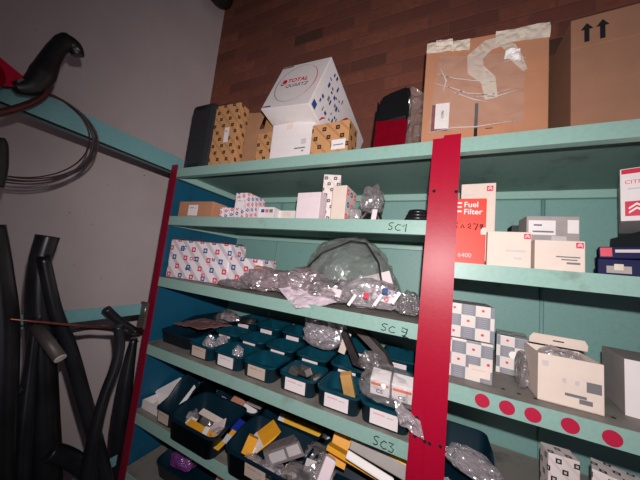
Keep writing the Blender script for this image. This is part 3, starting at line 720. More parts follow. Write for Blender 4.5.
# ---------------------------------------------------------------- shelf SC2
pk = carton('big bundle wrapped in white film printed with red and blue letters on SC2', -.972, .652, .12, S2, .290, .10, .150, 'rb_print', 'printed_package', 'package', .006, uvo=(.012, .006))
for (s, x, z, m) in (('JC', .175, .018, 'ink_red'), ('CC', .06, .115, 'ink_blue'), ('OC', .095, .035, 'ink_blue'), ('CC', .11, .075, 'ink_red'), ('N', .215, .08, 'ink_blue')):
    lettering(pk, s, .013, (x, -.0014, z), mat=m, bold=.0006)
sheet('torn_flap', 'brown_paper', [(.0, .0, .152), (.285, .0, .152), (.285, .09, .155), (0, .09, .155)], 3, 24, 6, .004, 30, .001, parent=pk)
o = carton('lower package in the same white printed film, right of the big bundle', -.685, .690, .05, S2, .145, .09, .106, 'rb_print', 'printed_package', 'package', .005, uvo=(.02, .02))
tbox('scrap of brown card on top of the silvery bags on SC2', (-.535, .70, S2+.075), (.06, .03, .016), (.2, .1, .3), 'tan_leather', 'card', 'brown_scrap', .006)
carton('small white box against the back panel behind the bags on SC2', -.56, .965, 0, S2, .075, .04, .085, 'white_card', 'white_box')
def bag(label, loc, size, seed, mat='foil', amp=.3, freq=3, sub=4, rz=0, name='plastic_bag'):
    o = crumple(name, mat, loc, size, seed, amp, freq, sub, rz); return tag(o, label, 'plastic bag')
bag('long low crumpled bag along the front edge of SC2, below the printed package', (-.62, .675, S2+.001), (.085, .035, .018), 101, 'film_grey', .4, 4, 4, -.05)
bag('silvery crumpled bag at the left of the heap on SC2', (-.52, .695, S2+.001), (.085, .055, .052), 102, 'foil', .42, 2.1, 4)
bag('silvery crumpled bag in the middle of the heap on SC2', (-.385, .715, S2+.001), (.095, .065, .060), 103, 'foil', .42, 2.1, 4)
bag('grey creased bag behind the hanging pink sheet on SC2', (-.285, .70, S2+.001), (.085, .055, .048), 104, 'film_grey', .42, 2.1, 4)
bag('clear bag with red and blue printing at the right of the heap on SC2', (-.165, .705, S2+.001), (.085, .06, .058), 105, 'film_clear', .42, 2.1, 4)
bag('small creased clear bag touching the red middle upright on SC2', (-.062, .72, S2+.001), (.035, .05, .042), 106, 'film_grey', .35, 3, 4)
sheetp = sheet('pink_wrapper', 'film_pink', [(-.425, .64, S2+.026), (-.335, .604, S2-.018), (-.235, .64, S2+.016), (-.32, .69, S2+.05)], 6, 20, 16, .006, 22, .001)
sheetp.location.z = CZ; tag(sheetp, 'pinkish white wrapper hanging over the front edge of SC2', 'wrapper')
dome = crumple('plastic_bag', 'film_dome', (-.265, .83, S2+.004), (.165, .105, .158), 120, .20, 1.7, 4, 0, None, .3); tag(dome, 'large domed dark grey polythene bag at the back of SC2', 'plastic bag')
b = MB(); b.tube([(-.13+.0, -.118, .07), (-.07, -.10, .145), (.02, -.085, .19), (.07, -.09, .185), (.115, -.11, .13), (.135, -.122, .06), (.14, -.124, .03)], .0028, 6); b.build('bag_cord', 'dark_part', dome)
for i, (px, Y, dm, rt, ds) in enumerate((((378, 283), .76, (.085, .03, .05), (-.2, -.35, .1), 'white carton corner showing through the clear bag on SC2'),
                                     ((385, 296), .68, (.06, .02, .035), (-.3, .15, 0), 'printed white box in the clear bag, next to the white carton corner'),
                                     ((330, 292), .665, (.07, .015, .022), (-.3, .05, 0), 'flat pinkish box showing in the silvery heap on SC2'))):
    o = tbox(ds, at(px[0], px[1], Y), dm, rt, ['pink_card', 'rb_print_small', 'pink_card'][i], 'box', 'boxed_part')
for i, (x, z, a, m) in enumerate(((352, 300, .4, 'ink_white'), (378, 300, .5, 'ink_white'), (396, 298, .5, 'ink_white'), (366, 296, .0, 'ink_red'), (385, 291, .0, 'ink_blue'))):
    p = at(x, z, .638 if i < 3 else .634); tbox(['first slanting white strip on the printed bag of SC2, from the left', 'second slanting white strip on the printed bag of SC2, from the left', 'third slanting white strip on the printed bag of SC2, from the left', 'round red printed tag on the bag of SC2', 'round blue printed tag on the bag of SC2'][i], p,
         (.008, .002, .034) if i < 3 else (.014, .002, .014), (-.2, .5 if i < 3 else 0, 0), m, 'tag', 'paper_strip' if i < 3 else 'round_tag', .0005 if i < 3 else .0009)

# ---------------------------------------------------------------- top shelf
b = MB().box(0, .132, 0, .20, 0, .285, .022)
cs = b.build('tool_case', 'black_case', None, (-.962, .64, T+.0004), .02); tag(cs, 'upright black plastic tool case at the left end of the top shelf', 'tool case')
for zz in (.02, .265):
    MB().box(.03, .088, -.003, .004, zz-.006, zz+.006, .001).build('case_latch', 'black_plastic', cs)
o = carton('tall tan carton printed with dark squares, right of the black tool case', -.826, .650, .05, T, .120, .13, .262, 'tan_print', uvo=(.006, .004))
patch(o, 'address_label', 'address_label', .060, .082, .105, .165)
o = carton('smaller tan printed carton with an open flap, between the tall one and the white box', -.686, .68, -.05, T, .150, .12, .150, 'cardboard_dark')
MB().box(.070, .1495, -.0012, .0, .003, .130, uvo=(.01, .012)).build('printed_side', 'tan_print', o)
b = MB(); b.prism([(.0, .150), (.062, .148), (.085, .215), (.004, .228)], .002, .005); b.build('carton_flap', 'cardboard_dark', o)
b = MB(); b.prism([(.076, .130), (.148, .130), (.128, .170), (.090, .215)], .012, .015); b.build('carton_flap', 'tan_print', o)
o = carton('plain white box under the leaning logo carton', -.524, .640, -.01, T, .158, .12, .129, 'white_card')
patch(o, 'printed_mark', 'ink_light', .118, .136, .048, .066); patch(o, 'printed_text', 'ink_grey', .095, .135, .034, .038); patch(o, 'printed_text', 'ink_grey', .122, .130, .024, .028)
patch(o, 'tape_piece', 'cream_card', .056, .082, .104, .125)
o = carton('tan carton printed with dark squares and a white label, right of the plain white box', -.370, .638, -.03, T, .124, .07, .104, 'tan_print', uvo=(.018, .011))
patch(o, 'address_label', 'label_paper', .072, .116, .016, .046); patch(o, 'label_text', 'ink_grey', .078, .110, .028, .031, y=-.001)
# leaning white logo carton: one corner up, rear edge low
k = 1.06
O = Vector((-.485, .605, .629))*k
ux, vx, nx = Vector((.985, -.094, -.146)), Vector((-.166, -.26, -.951)), Vector((.051, .961, -.271))
ux.normalize(); vx = (vx-ux*vx.dot(ux)).normalized(); nx = ux.cross(vx); nx = nx if nx.y > 0 else -nx
W_, H_, D_ = .184*k, .180*k, .336*k
org = O+vx*H_
Rm = Matrix((ux, nx, -vx)).transposed()
b = MB().box(0, W_, 0, D_, 0, H_, .0025); tc = b.build('logo_carton', 'white_card', None, tuple(org)); tc.rotation_euler = Rm.to_euler()
tag(tc, 'white carton with a round red and grey logo leaning on the top shelf', 'box')
def arc(cx, cz, r, a0, a1, n=26, ry=None): return [(cx+r*math.cos(math.radians(a0+(a1-a0)*i/n)), cz+(ry or r)*math.sin(math.radians(a0+(a1-a0)*i/n))) for i in range(n+1)]
cx, cz = W_*.50, H_*.52
def band(parent, pts, w0, w1, mat, y=-.0008, name='printed_arc', plane='xz'):
    b = MB(); n = len(pts)
    L, R_ = [], []
    for i, p in enumerate(pts):
        a = Vector(pts[max(0, i-1)]); c_ = Vector(pts[min(n-1, i+1)]); t_ = (c_-a).normalized(); nn = Vector((-t_.y, t_.x)); q = i/(n-1); w = (w0*(1-abs(2*q-1))+w1*abs(2*q-1))/2
        L.append(Vector(p)+nn*w); R_.append(Vector(p)-nn*w)
    mk = (lambda v, yy: (v.x, yy, v.y)) if plane == 'xz' else (lambda v, yy: (yy, v.x, v.y))
    for i in range(n-1):
        b.face([mk(L[i], y), mk(L[i+1], y), mk(R_[i+1], y), mk(R_[i], y)])
    return b.build(name, mat, parent)
band(tc, arc(cx, cz, .078, -62, 62), .0036, .0008, 'ink_red')
band(tc, arc(cx, cz, .078, 70, 300), .0030, .0008, 'ink_grey')
band(tc, arc(cx, cz, .072, 75, 180), .0018, .0005, 'ink_light')
MB().tube([(cx-.052, -.0008, cz+.010), (cx-.052, .0002, cz+.010)], .0125, 20).build('emblem_disc', 'crimson', tc)
band(tc, arc(cx-.052, cz+.010, .008, 100, 330, 14), .0040, .0012, 'ink_white', -.0013, 'emblem_arc')
band(tc, arc(cx-.054, cz+.006, .009, 200, 380, 14), .0030, .0008, 'ink_blue', -.0012, 'emblem_arc')
lettering(tc, 'TOTAL', .016, (cx-.036, -.0008, cz+.006), mat='crimson', stretch=1.15, bold=.0005)
lettering(tc, 'QUARTZ', .014, (cx-.036, -.0008, cz-.016), mat='ink_grey', stretch=1.15, bold=.0003)
patch(tc, 'printed_mark', 'ink_blue', .016, .040, .006, .011); patch(tc, 'printed_mark', 'ink_red', .004, .016, .006, .011)
patch(tc, 'printed_mark', 'ink_grey', .004, .05, H_-.010, H_-.004)
# right side print: little icons, slash, second ring
rg = random.Random(3)
for i in range(26):
    y_, z_ = .035+.020*(i % 6)+rg.uniform(-.008, .008), .045+.030*(i//6)+rg.uniform(-.010, .010)
    if y_ > .15: continue
    patch(tc, 'printed_icon', ['ink_blue', 'ink_black', 'ink_blue', 'ink_grey'][i % 4], y_, y_+rg.uniform(.003, .012), z_, z_+rg.uniform(.004, .018), side='right', w=W_)
band(tc, arc(.255, H_*.45, .072, -30, 250), .0036, .0012, 'ink_grey', W_+.0009, plane='yz')
band(tc, [(.165, .105), (.185, .135), (.215, .158)], .007, .004, 'crimson', W_+.0009, 'printed_slash', 'yz')
band(tc, [(.065, .004), (.072, .02), (.085, .034)], .006, .003, 'crimson', W_+.0009, 'printed_slash', 'yz')
patch(tc, 'printed_text', 'ink_blue', .010, .030, .008, .030, side='right', w=W_)
lettering(tc, 'TOTAL', .017, (W_+.0008, .222, H_*.45), (PI/2, 0, PI/2), 'crimson', stretch=1.0)
# red and black tail lamp in a clear bag
lp = empty('tail_lamp', (-.182, .66, T+.0004), .0); tag(lp, 'red and black vehicle tail lamp in clear wrap on the top shelf', 'tail lamp')
pf = [(0, 0), (.088, 0), (.092, .09), (.094, .185), (.085, .195), (.03, .182), (.012, .172), (.006, .10)]
def cut(poly, zmin, zmax):
    def clip(P, f):
        out = []
        for i in range(len(P)):
            a, c_ = P[i], P[(i+1) % len(P)]; fa, fc = f(a), f(c_)
            if fa >= 0: out.append(a)
            if (fa >= 0) != (fc >= 0): t_ = fa/(fa-fc); out.append((a[0]+(c_[0]-a[0])*t_, a[1]+(c_[1]-a[1])*t_))
        return out
    return clip(clip(poly, lambda p: p[1]-zmin), lambda p: zmax-p[1])
b = MB(); b.prism(cut(pf, 0, .100), 0, .06); bmesh.ops.bevel(b.bm, geom=list(b.bm.edges), offset=.006, segments=3, affect='EDGES'); b.build('red_lens', 'lamp_red', lp)
b = MB(); b.prism(cut(pf, .100, .2), 0, .06); bmesh.ops.bevel(b.bm, geom=list(b.bm.edges), offset=.006, segments=3, affect='EDGES'); b.build('dark_lens', 'lamp_black', lp)
MB().prism([(-.004, .0), (.0, .0), (.008, .16), (.004, .165)], .006, .055).build('lamp_housing', 'lamp_black', lp)
w_ = sheet('clear_wrap', 'film_thin', [(.088, .01, .0), (.128, .0, .0), (.128, .0, .165), (.094, .01, .19)], 8, 12, 20, .010, 30, .0008, parent=lp)
# big carton with tape and torn film
c1 = carton('large brown carton with torn tape and a dark red label on the top shelf', -.052, .645, .10, T, .262, .22, .285, 'cardboard', bev=.002)
MB().box(.118, .125, -.0012, 0, .0, .105).build('printed_line', 'ink_black', c1)
patch(c1, 'printed_mark', 'ink_black', .142, .156, .038, .040)
for z_ in (.17, ): MB().box(0, .262, -.0008, .0005, z_, z_+.001).build('carton_seam', 'cardboard_dark', c1)
patch(c1, 'red_label', 'lamp_red', .022, .060, .040, .112, y=-.0012); patch(c1, 'white_label', 'label_paper', .030, .062, .046, .114, y=-.002)
lettering(c1, '96653', .006, (.044, -.0028, .094), (PI/2, PI/2, 0), 'ink_black')
sheet('packing_tape', 'tape_film', [(.0, -.003, .262), (.10, -.004, .250), (.10, -.004, .280), (.0, -.003, .290)], 12, 18, 8, .004, 40, .0006, parent=c1)
sheet('packing_tape', 'tape_film', [(.155, -.003, .255), (.262, -.003, .250), (.262, -.003, .288), (.155, -.003, .286)], 13, 18, 8, .003, 40, .0006, parent=c1)
band(c1, [(.150, .110), (.142, .160), (.115, .190), (.112, .225), (.140, .252), (.175, .258)], .040, .026, 'tape_film', -.006, 'torn_tape')
band(c1, [(.160, .256), (.185, .235), (.198, .205), (.215, .172)], .030, .010, 'tape_film', -.007, 'torn_tape')
sheet('tape_scrap', 'ink_white', [(.172, -.010, .205), (.205, -.010, .198), (.203, -.011, .226), (.175, -.010, .226)], 14, 8, 6, .004, 60, .0008, parent=c1)
sheet('tape_scrap', 'cream_card', [(.020, -.008, .272), (.062, -.008, .268), (.060, -.009, .284), (.022, -.008, .290)], 15, 8, 6, .004, 60, .0008, parent=c1)
sheet('clear_film', 'film_thin', [(.014, -.008, .030), (.215, -.006, .045), (.215, -.006, .215), (.030, -.008, .240)], 16, 30, 26, .0045, 14, .0008, parent=c1)
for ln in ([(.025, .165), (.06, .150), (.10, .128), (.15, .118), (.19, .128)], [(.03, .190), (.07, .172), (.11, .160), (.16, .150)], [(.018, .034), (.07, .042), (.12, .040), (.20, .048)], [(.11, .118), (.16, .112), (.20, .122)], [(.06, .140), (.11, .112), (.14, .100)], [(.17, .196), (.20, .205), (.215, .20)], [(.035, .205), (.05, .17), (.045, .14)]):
    band(c1, ln, .0035, .0008, 'painted_glint', -.0095, 'painted_glint')  # pale strips painted as glints along the folds of the film
c2 = carton('large brown carton with two black up arrows at the right of the top shelf', .249, .680, -.03, T, .36, .26, .288, 'cardboard_brown', bev=.002)
for x_ in (.022, .047):
    b = MB(); b.prism([(x_, .226), (x_+.008, .226), (x_+.008, .256), (x_+.014, .256), (x_+.004, .271), (x_-.006, .256), (x_, .256)], -.0010, .0002); b.build('up_arrow', 'ink_black', c2)
MB().box(0, .36, -.0008, .0003, .215, .216).build('carton_seam', 'cardboard_dark', c2)

# ---------------------------------------------------------------- right bay, shelf R1
def chevron(o, x, z, s, y=-.001, mat='ink_red', side=None):
    patch(o, 'emblem_field', mat, x, x+s, z, z+s, y=y)
    for dz in (.16, .44):
        b = MB(); m = s*.5; b.prism([(x+s*.16, z+s*dz), (x+m, z+s*(dz+.30)), (x+s*.84, z+s*dz), (x+s*.84, z+s*(dz+.13)), (x+m, z+s*(dz+.44)), (x+s*.16, z+s*(dz+.13))], y-.0008, y+.0002)
        b.build('chevron', 'ink_white', o)
o = carton('tall cream carton standing behind the red filter box', .052, .752, -.05, R1, .078, .06, .222, 'cream_card')
chevron(o, .058, .200, .014); patch(o, 'printed_text', 'ink_light', .006, .03, .19, .192)
fb_ = carton('bright red fuel filter box beside the red middle upright', .022, .660, .0, R1, .076, .08, .155, 'red_card')
patch(fb_, 'printed_frame', 'ink_white', .008, .026, .122, .146); patch(fb_, 'printed_frame', 'red_card', .011, .0262, .126, .133, y=-.0012); patch(fb_, 'printed_frame', 'red_card', .011, .0262, .136, .142, y=-.0012)
lettering(fb_, 'Fuel', .013, (.030, -.0012, .134), mat='ink_white', bold=.0002); lettering(fb_, 'Filter', .013, (.030, -.0012, .117), mat='ink_white', bold=.0002)
lettering(fb_, '6400', .010, (.022, -.0012, .016), mat='ink_light', bold=.0001)
strokes(fb_, 'marker_writing', [S(.012, .082, .008, .014), [(.026, .084), (.029, .092), (.033, .084)], [(.040, .091), (.044, .095), (.046, .089), (.040, .086), (.046, .083)], [(.051, .094), (.060, .094), (.055, .080)], [(.066, .094), (.064, .088), (.070, .086), (.069, .094), (.066, .082)]], 'ink_black', .0013, -.001)
patch(fb_, 'torn_label', 'cream_card', .066, .0758, .070, .086, y=-.0008)
MB().box(.0755, .0775, .004, .018, .01, .10).build('torn_edge', 'cream_card', fb_)
carton('narrow white carton edge showing above the red filter box', .012, .735, 0, R1, .028, .05, .182, 'white_card')
o = carton('cream low carton right of the red filter box', .101, .656, -.01, R1, .0775, .09, .078, 'cream_card')
chevron(o, .065, .063, .011); patch(o, 'printed_text', 'ink_light', .034, .068, .034, .0385); patch(o, 'printed_text', 'ink_light', .048, .062, .018, .023)
o = carton('cream low carton with printed lines, third along and below the grey printed one', .1855, .660, -.03, R1, .0775, .05, .0635, 'cream_card')
chevron(o, .064, .049, .011); patch(o, 'printed_text', 'ink_grey', .034, .070, .029, .0315); patch(o, 'printed_text', 'ink_grey', .042, .066, .0235, .026); patch(o, 'printed_text', 'ink_grey', .05, .070, .016, .020)
o = carton('grey carton supporting the printed grey one, behind the two cream cartons', .196, .775, .03, R1, .10, .09, .062, 'grey_card')
o = carton('grey and white printed carton stacked behind the two low cream cartons', .199, .768, .03, R1+.0645, .100, .06, .075, 'grey_card')
patch(o, 'white_print', 'ink_white', .004, .056, .028, .064); patch(o, 'white_print', 'ink_white', .078, .098, .034, .066); patch(o, 'pink_print', 'ink_light', .048, .076, .006, .026, y=-.0009)
patch(o, 'printed_text', 'ink_grey', .014, .030, .050, .054, y=-.0012); patch(o, 'printed_text', 'ink_grey', .012, .052, .034, .038, y=-.0012); patch(o, 'printed_mark', 'ink_red', .058, .068, .006, .012, y=-.0014)
o = carton('dark box end behind the left side of the grey printed carton', .186, .845, 0, R1, .03, .05, .130, 'black_case', 'dark_box')
bk = carton('black plastic box holding up the white carton with the red chevron emblem', .418, .80, -.05, R1, .13, .14, .117, 'black_case', 'dark_box')
o = carton('white carton with a red square chevron emblem, high at the right edge', .342, .720, -.42, R1+.1185, .15, .16, .112, 'white_card')
patch(o, 'red_band', 'crimson', .002, .148, .100, .110); chevron(o, .006, .010, .031, mat='crimson')
lettering(o, 'CITROËN', .008, (.006, -.0012, .078), mat='ink_red')
patch(o, 'printed_text', 'ink_light', .010, .040, .066, .069)
nb = carton('dark blue carton with a red corner lying on the shelf at the right edge', .298, .700, -.34, R1, .12, .06, .036, 'navy_card')
patch(nb, 'printed_part_picture', 'grey_card', .012, .044, .008, .022); patch(nb, 'printed_part_picture', 'tape_tan', .022, .034, .014, .026, y=-.001)
nb2 = carton('second dark blue carton with a pale line of lettering, stacked on the lower one', .303, .706, -.34, R1+.037, .12, .055, .024, 'navy_card')
nb2.rotation_euler = (0, -.03, -.34)
patch(nb2, 'red_corner', 'crimson', .002, .018, .004, .022); patch(nb2, 'pale_lettering', 'ink_light', .022, .056, .012, .018)

# shelf R2
a1_ = carton('lower of two stacked check-printed cartons by the middle upright', .018, .664, .0, R2, .102, .10, .083, 'check_print', uvo=(.004, .0))
patch(a1_, 'address_label', 'cream_card', .058, .098, .010, .034); patch(a1_, 'printed_text', 'ink_light', .064, .090, .024, .026, y=-.001)
carton('upper of two stacked check-printed cartons by the middle upright', .020, .668, .01, R2+.085, .102, .10, .076, 'check_print', uvo=(.018, .026))
o = carton('single check-printed carton standing between the stack and the open box', .146, .775, -.16, R2, .064, .095, .090, 'check_print', uvo=(.02, .012))
MB().tube([(.034, -.0010, .048), (.034, .0002, .048)], .009, 18).build('printed_ring', 'ink_white', o)
# open cream carton
b = MB(); w, d, h, th = .093, .09, .088, .0016
b.box(0, w, 0, th, 0, h); b.box(0, w, d-th, d, 0, h); b.box(0, th, th, d-th, 0, h); b.box(w-th, w, th, d-th, 0, h); b.box(0, w, 0, d, 0, th)
oc = b.build('open_carton', 'cream_card', None, (.192, .654, R2+.0005), -.02); tag(oc, 'open cream carton with its lid flap standing up at the back', 'box')
b = MB(); b.prism([(.0, 0), (.096, 0), (.096, .012), (.090, .022), (.006, .022), (.0, .012)], 0, .0018); fl = b.build('lid_flap', 'cream_card', oc); fl.location = (.004, .075, .094); fl.rotation_euler = (.25, 0, 0)
patch(fl, 'printed_text', 'ink_black', .040, .058, .010, .0125)
patch(oc, 'grey_square', 'ink_grey', .070, .090, .034, .052); patch(oc, 'printed_text', 'ink_grey', .040, .070, .020, .025); patch(oc, 'printed_text', 'ink_grey', .060, .078, .011, .019)
patch(oc, 'printed_text', 'ink_light', .036, .042, .042, .050); patch(oc, 'printed_text', 'ink_light', .054, .060, .042, .050); patch(oc, 'printed_ring', 'ink_light', .006, .016, .066, .076)
for (x_, z_) in ((0, 0),):
    pass
o = crumple('plastic_bag', 'film_clear', (.242, .70, R2+.045), (.040, .035, .034), 131, .3, 3, 4); tag(o, 'creased clear bag inside the open cream carton', 'plastic bag')
o = crumple('plastic_bag', 'film_grey', (.178, .70, R2+.001), (.010, .030, .05), 133, .3, 3, 3); tag(o, 'thin clear bag between the check-printed carton and the open one', 'plastic bag')
o = carton('grey-sided carton with a white front at the right edge, beside the open carton', .329, .690, -.18, R2, .15, .125, .100, 'grey_card')
patch(o, 'white_front', 'white_card', 0, .15, 0, .100, y=-.001)
# shelf R3
bin_obj('parts_bin', .040, .70, R3, .105, .17, .095, .05, 'bin_dark', 'dark bin with creased bags, low on the right of the red middle upright', 'bin', None, 'dull_label', .7, .7)
o = crumple('plastic_bag', 'film_clear', (.100, .735, R3+.066), (.060, .036, .026), 141, .3, 2.2, 4, -.5); tag(o, 'upper creased clear bag in the dark bin right of the middle upright', 'plastic bag')
o = crumple('plastic_bag', 'film_clear', (.045, .675, R3+.001), (.035, .022, .045), 142, .3, 2.6, 4); tag(o, 'lower creased clear bag in front of the dark bin right of the middle upright', 'plastic bag')
carton('small upright carton with black printed marks at the bottom of the right bay', .240, .750, .05, R3, .052, .04, .152, 'black_print', uvo=(.01, .0))
carton('wider carton with black printed marks in the bottom right corner', .298, .725, -.35, R3, .15, .05, .160, 'black_print', uvo=(.02, .01))
o = crumple('plastic_bag', 'film_grey', (.275, .70, R3+.001), (.045, .03, .060), 143, .3, 2.8, 4); tag(o, 'dark creased bag between the two black-marked cartons at the bottom right', 'plastic bag')
o = crumple('plastic_bag', 'film_clear', (.218, .69, R3+.001), (.022, .02, .055), 144, .3, 2.8, 3); tag(o, 'small creased bag with red print left of the upright black-marked carton', 'plastic bag')

# ---------------------------------------------------------------- left side: side frame, exhaust pipes, hand tool, cables
fr = empty('side_frame', (-.99, 0, -CZ)); tag(fr, 'bare teal steel frame reaching from the left upright along the plastered wall', 'metal frame')
def lb(name, y0, y1, z0, z1, mat='beam_teal', x0=-.004, th=.0025, flange=True):
    b = MB(); b.box(x0, x0+th, y0, y1, z0+CZ, z1+CZ)
    if flange: b.box(x0-.030, x0, y0, y1, z0+CZ, z0+CZ+.0025)
    return b.build(name, mat, fr)
lb('top_beam', -.75, .66, .316, .383); lb('middle_beam', -.75, .60, -.252, -.214); lb('low_beam', -.75, .60, -.78, -.745)
MB().box(-.0042, -.0008, -.75, .66, .3135+CZ, .3185+CZ).build('beam_painted_shade', 'hole', fr)  # black strip painted as the shadow under the top beam
MB().box(-.006, .03, .592, .600, -.30+CZ, -.205+CZ).build('bracket', 'muffler', fr)
MB().tube([(.030, .590, -.255+CZ), (.030, .590, -.212+CZ)], .004, 8).build('bracket_pin', 'steel', fr)
for y in (-.77, ): b = MB(); b.box(-.035, 0, y, y+.035, 0, .40+CZ); b.build('frame_post', 'red_post', fr)
def pipe(label, px, X, r, mat='exhaust', name='exhaust_pipe', cat='pipe', seg=14, smooth=True, floor=False):
    pts = [atx(x, y, xx) for (x, y), xx in zip(px, X if isinstance(X, (list, tuple)) else [X]*len(px))]
    rr = list(r) if isinstance(r, (list, tuple)) else [r]*len(pts)
    if smooth and len(pts) > 2:
        P2, R2_ = [], []
        n = len(pts)
        for i in range(n-1):
            p0, p1, p2, p3 = pts[max(i-1, 0)], pts[i], pts[i+1], pts[min(i+2, n-1)]
            for k in range(6):
                t_ = k/6
                P2.append(.5*((2*p1)+(p2-p0)*t_+(2*p0-5*p1+4*p2-p3)*t_*t_+(3*p1-p0-3*p2+p3)*t_**3)); R2_.append(rr[i]*(1-t_)+rr[i+1]*t_)
        P2.append(pts[-1]); R2_.append(rr[-1]); pts, rr = P2, R2_
    if floor:
        q = pts[-1]; pts.append(Vector((q.x, q.y, -CZ+.002))); rr.append(rr[-1])
    base = pts[-1] if pts[-1].z < pts[0].z else pts[0]
    b = MB(); b.tube([p-base for p in pts], rr, seg)
    o = b.build(name, mat, None, tuple(base)); return tag(o, label, cat)
p1 = pipe('tall black exhaust pipe with welded branches and a cut angled top', [(48, 236), (43, 252), (40, 264), (39, 300), (42, 360), (44, 420), (46, 480), (47, 620)], -.93, [.0235, .022, .021, .026, .029, .031, .033, .036], floor=True)
pipe('black pipe running down to the right from the top of the tallest one', [(43, 256), (55, 310), (70, 350), (84, 400), (98, 450), (108, 500), (118, 620)], -.905, [.013, .015, .017, .018, .019, .020, .021])
pipe('curved black pipe with a pale shine, nearest the red left upright', [(118, 326), (120, 345), (115, 368), (106, 392), (98, 420), (92, 450), (88, 490), (84, 620)], -.83, [.012, .013, .014, .014, .015, .017, .019, .021], floor=True)
pipe('dark thick pipe standing between the curved pipe and the red left upright', [(134, 338), (126, 380), (120, 430), (118, 480), (112, 620)], -1.09, [.012, .026, .034, .036, .04], 'exhaust', floor=True)
pipe('black exhaust pipe at the left edge of the photo', [(-9, 225), (-2, 275), (3, 325), (1, 400), (-1, 480), (-2, 620)], -.86, [.021, .023, .025, .026, .026, .027], floor=True)
pipe('black pipe leaning left of the tallest one', [(36, 318), (30, 370), (24, 420), (18, 480), (10, 620)], -.90, [.010, .012, .020, .024, .030])
pipe('short black cross pipe joining the uprights near the bottom', [(48, 452), (62, 455), (76, 462), (90, 475)], -.90, [.022, .022, .022, .022])
pipe('black flat bracket sticking up behind the copper rod by the left upright', [(106, 309), (118, 320), (134, 330)], -.90, [.012, .012, .010], 'exhaust', 'pipe_bracket', 'bracket')
pipe('dark elbow pipe at the left edge, lower down', [(-8, 398), (8, 396), (22, 388)], -.88, [.018, .016, .012])
mf = pipe('grey cylinder with a pale round end, pointing at the camera among the pipes', [(36, 326), (60, 358)], [-.88, -.80], .0125, 'muffler', 'silencer_tube', 'pipe', 18, False)
e = atx(60, 358, -.80)-atx(36, 326, -.88); b = MB(); en = e.normalized(); b_base = Vector((0, 0, 0))
MB().tube([en*.0, en*.003], .0115, 18).build('tube_end_cap', 'grey_cap', mf) 
pipe('thin copper-brown rod lying across the black pipes up to the red left upright', [(141, 329), (80, 326), (10, 319)], [-.955, -.86, -.80], [.0046, .0036, .0020], 'rod_copper', 'copper_rod', 'rod', 10, False)
pipe('dark crooked wiper arm under the copper rod', [(68, 332), (90, 328), (110, 330), (140, 334)], -.93, [.005, .006, .004, .004], 'exhaust', 'wiper_arm', 'rod')
def weld(name_label, root, newname):
    for o in [o for o in C.objects if o.get('label') == name_label]:
        o.parent = root; o.location = o.location-root.location; o.name = newname
        for k in ('label', 'category'): del o[k]
weld('black pipe running down to the right from the top of the tallest one', p1, 'branch_pipe')
weld('black pipe leaning left of the tallest one', p1, 'branch_pipe')
weld('short black cross pipe joining the uprights near the bottom', p1, 'cross_pipe')
pl = [o for o in C.objects if o.get('label') == 'black exhaust pipe at the left edge of the photo'][0]
weld('dark elbow pipe at the left edge, lower down', pl, 'elbow_pipe')
# hand tool: black curved grip on a red body
ht = pipe('black curved plastic grip sticking up from the red hose reel', [(14, 88), (32, 86), (43, 74), (50, 60), (58, 48), (66, 42), (74, 47), (78, 56)], -.90, [.012, .020, .024, .0195, .0175, .0185, .0185, .0135], 'black_plastic', 'hand_grip', 'handle', 16)
g0 = Vector(ht.location)-Vector((0, 0, CZ))
MB().tube([atx(67, 41, -.90)-g0, atx(64, 33.5, -.90)-g0], [.013, .008], 10).build('trigger_nub', 'black_plastic', ht)
MB().tube([atx(76, 47, -.885)-g0, atx(79, 51, -.885)-g0], [.005, .004], 8).build('painted_highlight', 'steel', ht)  # small bright bit standing in for the highlight on the grip
rr_ = empty('hose_reel', atx(0, 78, -.91)); tag(rr_, 'red metal reel hanging on the top beam at the left edge', 'reel')
b = MB(); b.tube([(-.012, -.035, -.01), (.02, -.035, -.01)], .040, 20); b.build('reel_drum', 'lamp_red', rr_)
b = MB(); b.prism([(-.08, .045), (-.01, .040), (.035, .020), (.02, -.01), (-.02, -.03), (-.08, -.04)], .010, .014, None, 'yz'); b.build('reel_plate', 'red_post', rr_)
b = MB(); b.tube([(.018, .03, .004), (.022, .03, .004)], .010, 12); b.build('reel_bolt', 'steel', rr_)
def coil(label, cpx, X, ry, rz_, n, r, mat, seed, tilt=0, start=0, end=360, jit=.012):
    c0 = atx(cpx[0], cpx[1], X); rg = random.Random(seed); b = MB(); 
    for j in range(n):
        a_, c_ = ry*(1+rg.uniform(-.07, .05)), rz_*(1+rg.uniform(-.07, .05)); dy, dz = rg.uniform(-jit, jit), rg.uniform(-jit, jit)
        pts = []
        for k in range(49):
            an = math.radians(start+(end-start)*k/48); y_, z_ = a_*math.cos(an), c_*math.sin(an)
            pts.append((.006*j+.006*math.sin(an*2+j), dy+y_*math.cos(tilt)-z_*math.sin(tilt), dz+y_*math.sin(tilt)+z_*math.cos(tilt)))
        if end-start == 360: b.tube(pts[:-1], r, 6, closed=True)
        else: b.tube(pts, r, 6)
    o = b.build('cable_coil', mat, None, tuple(c0)); return tag(o, label, 'cable')
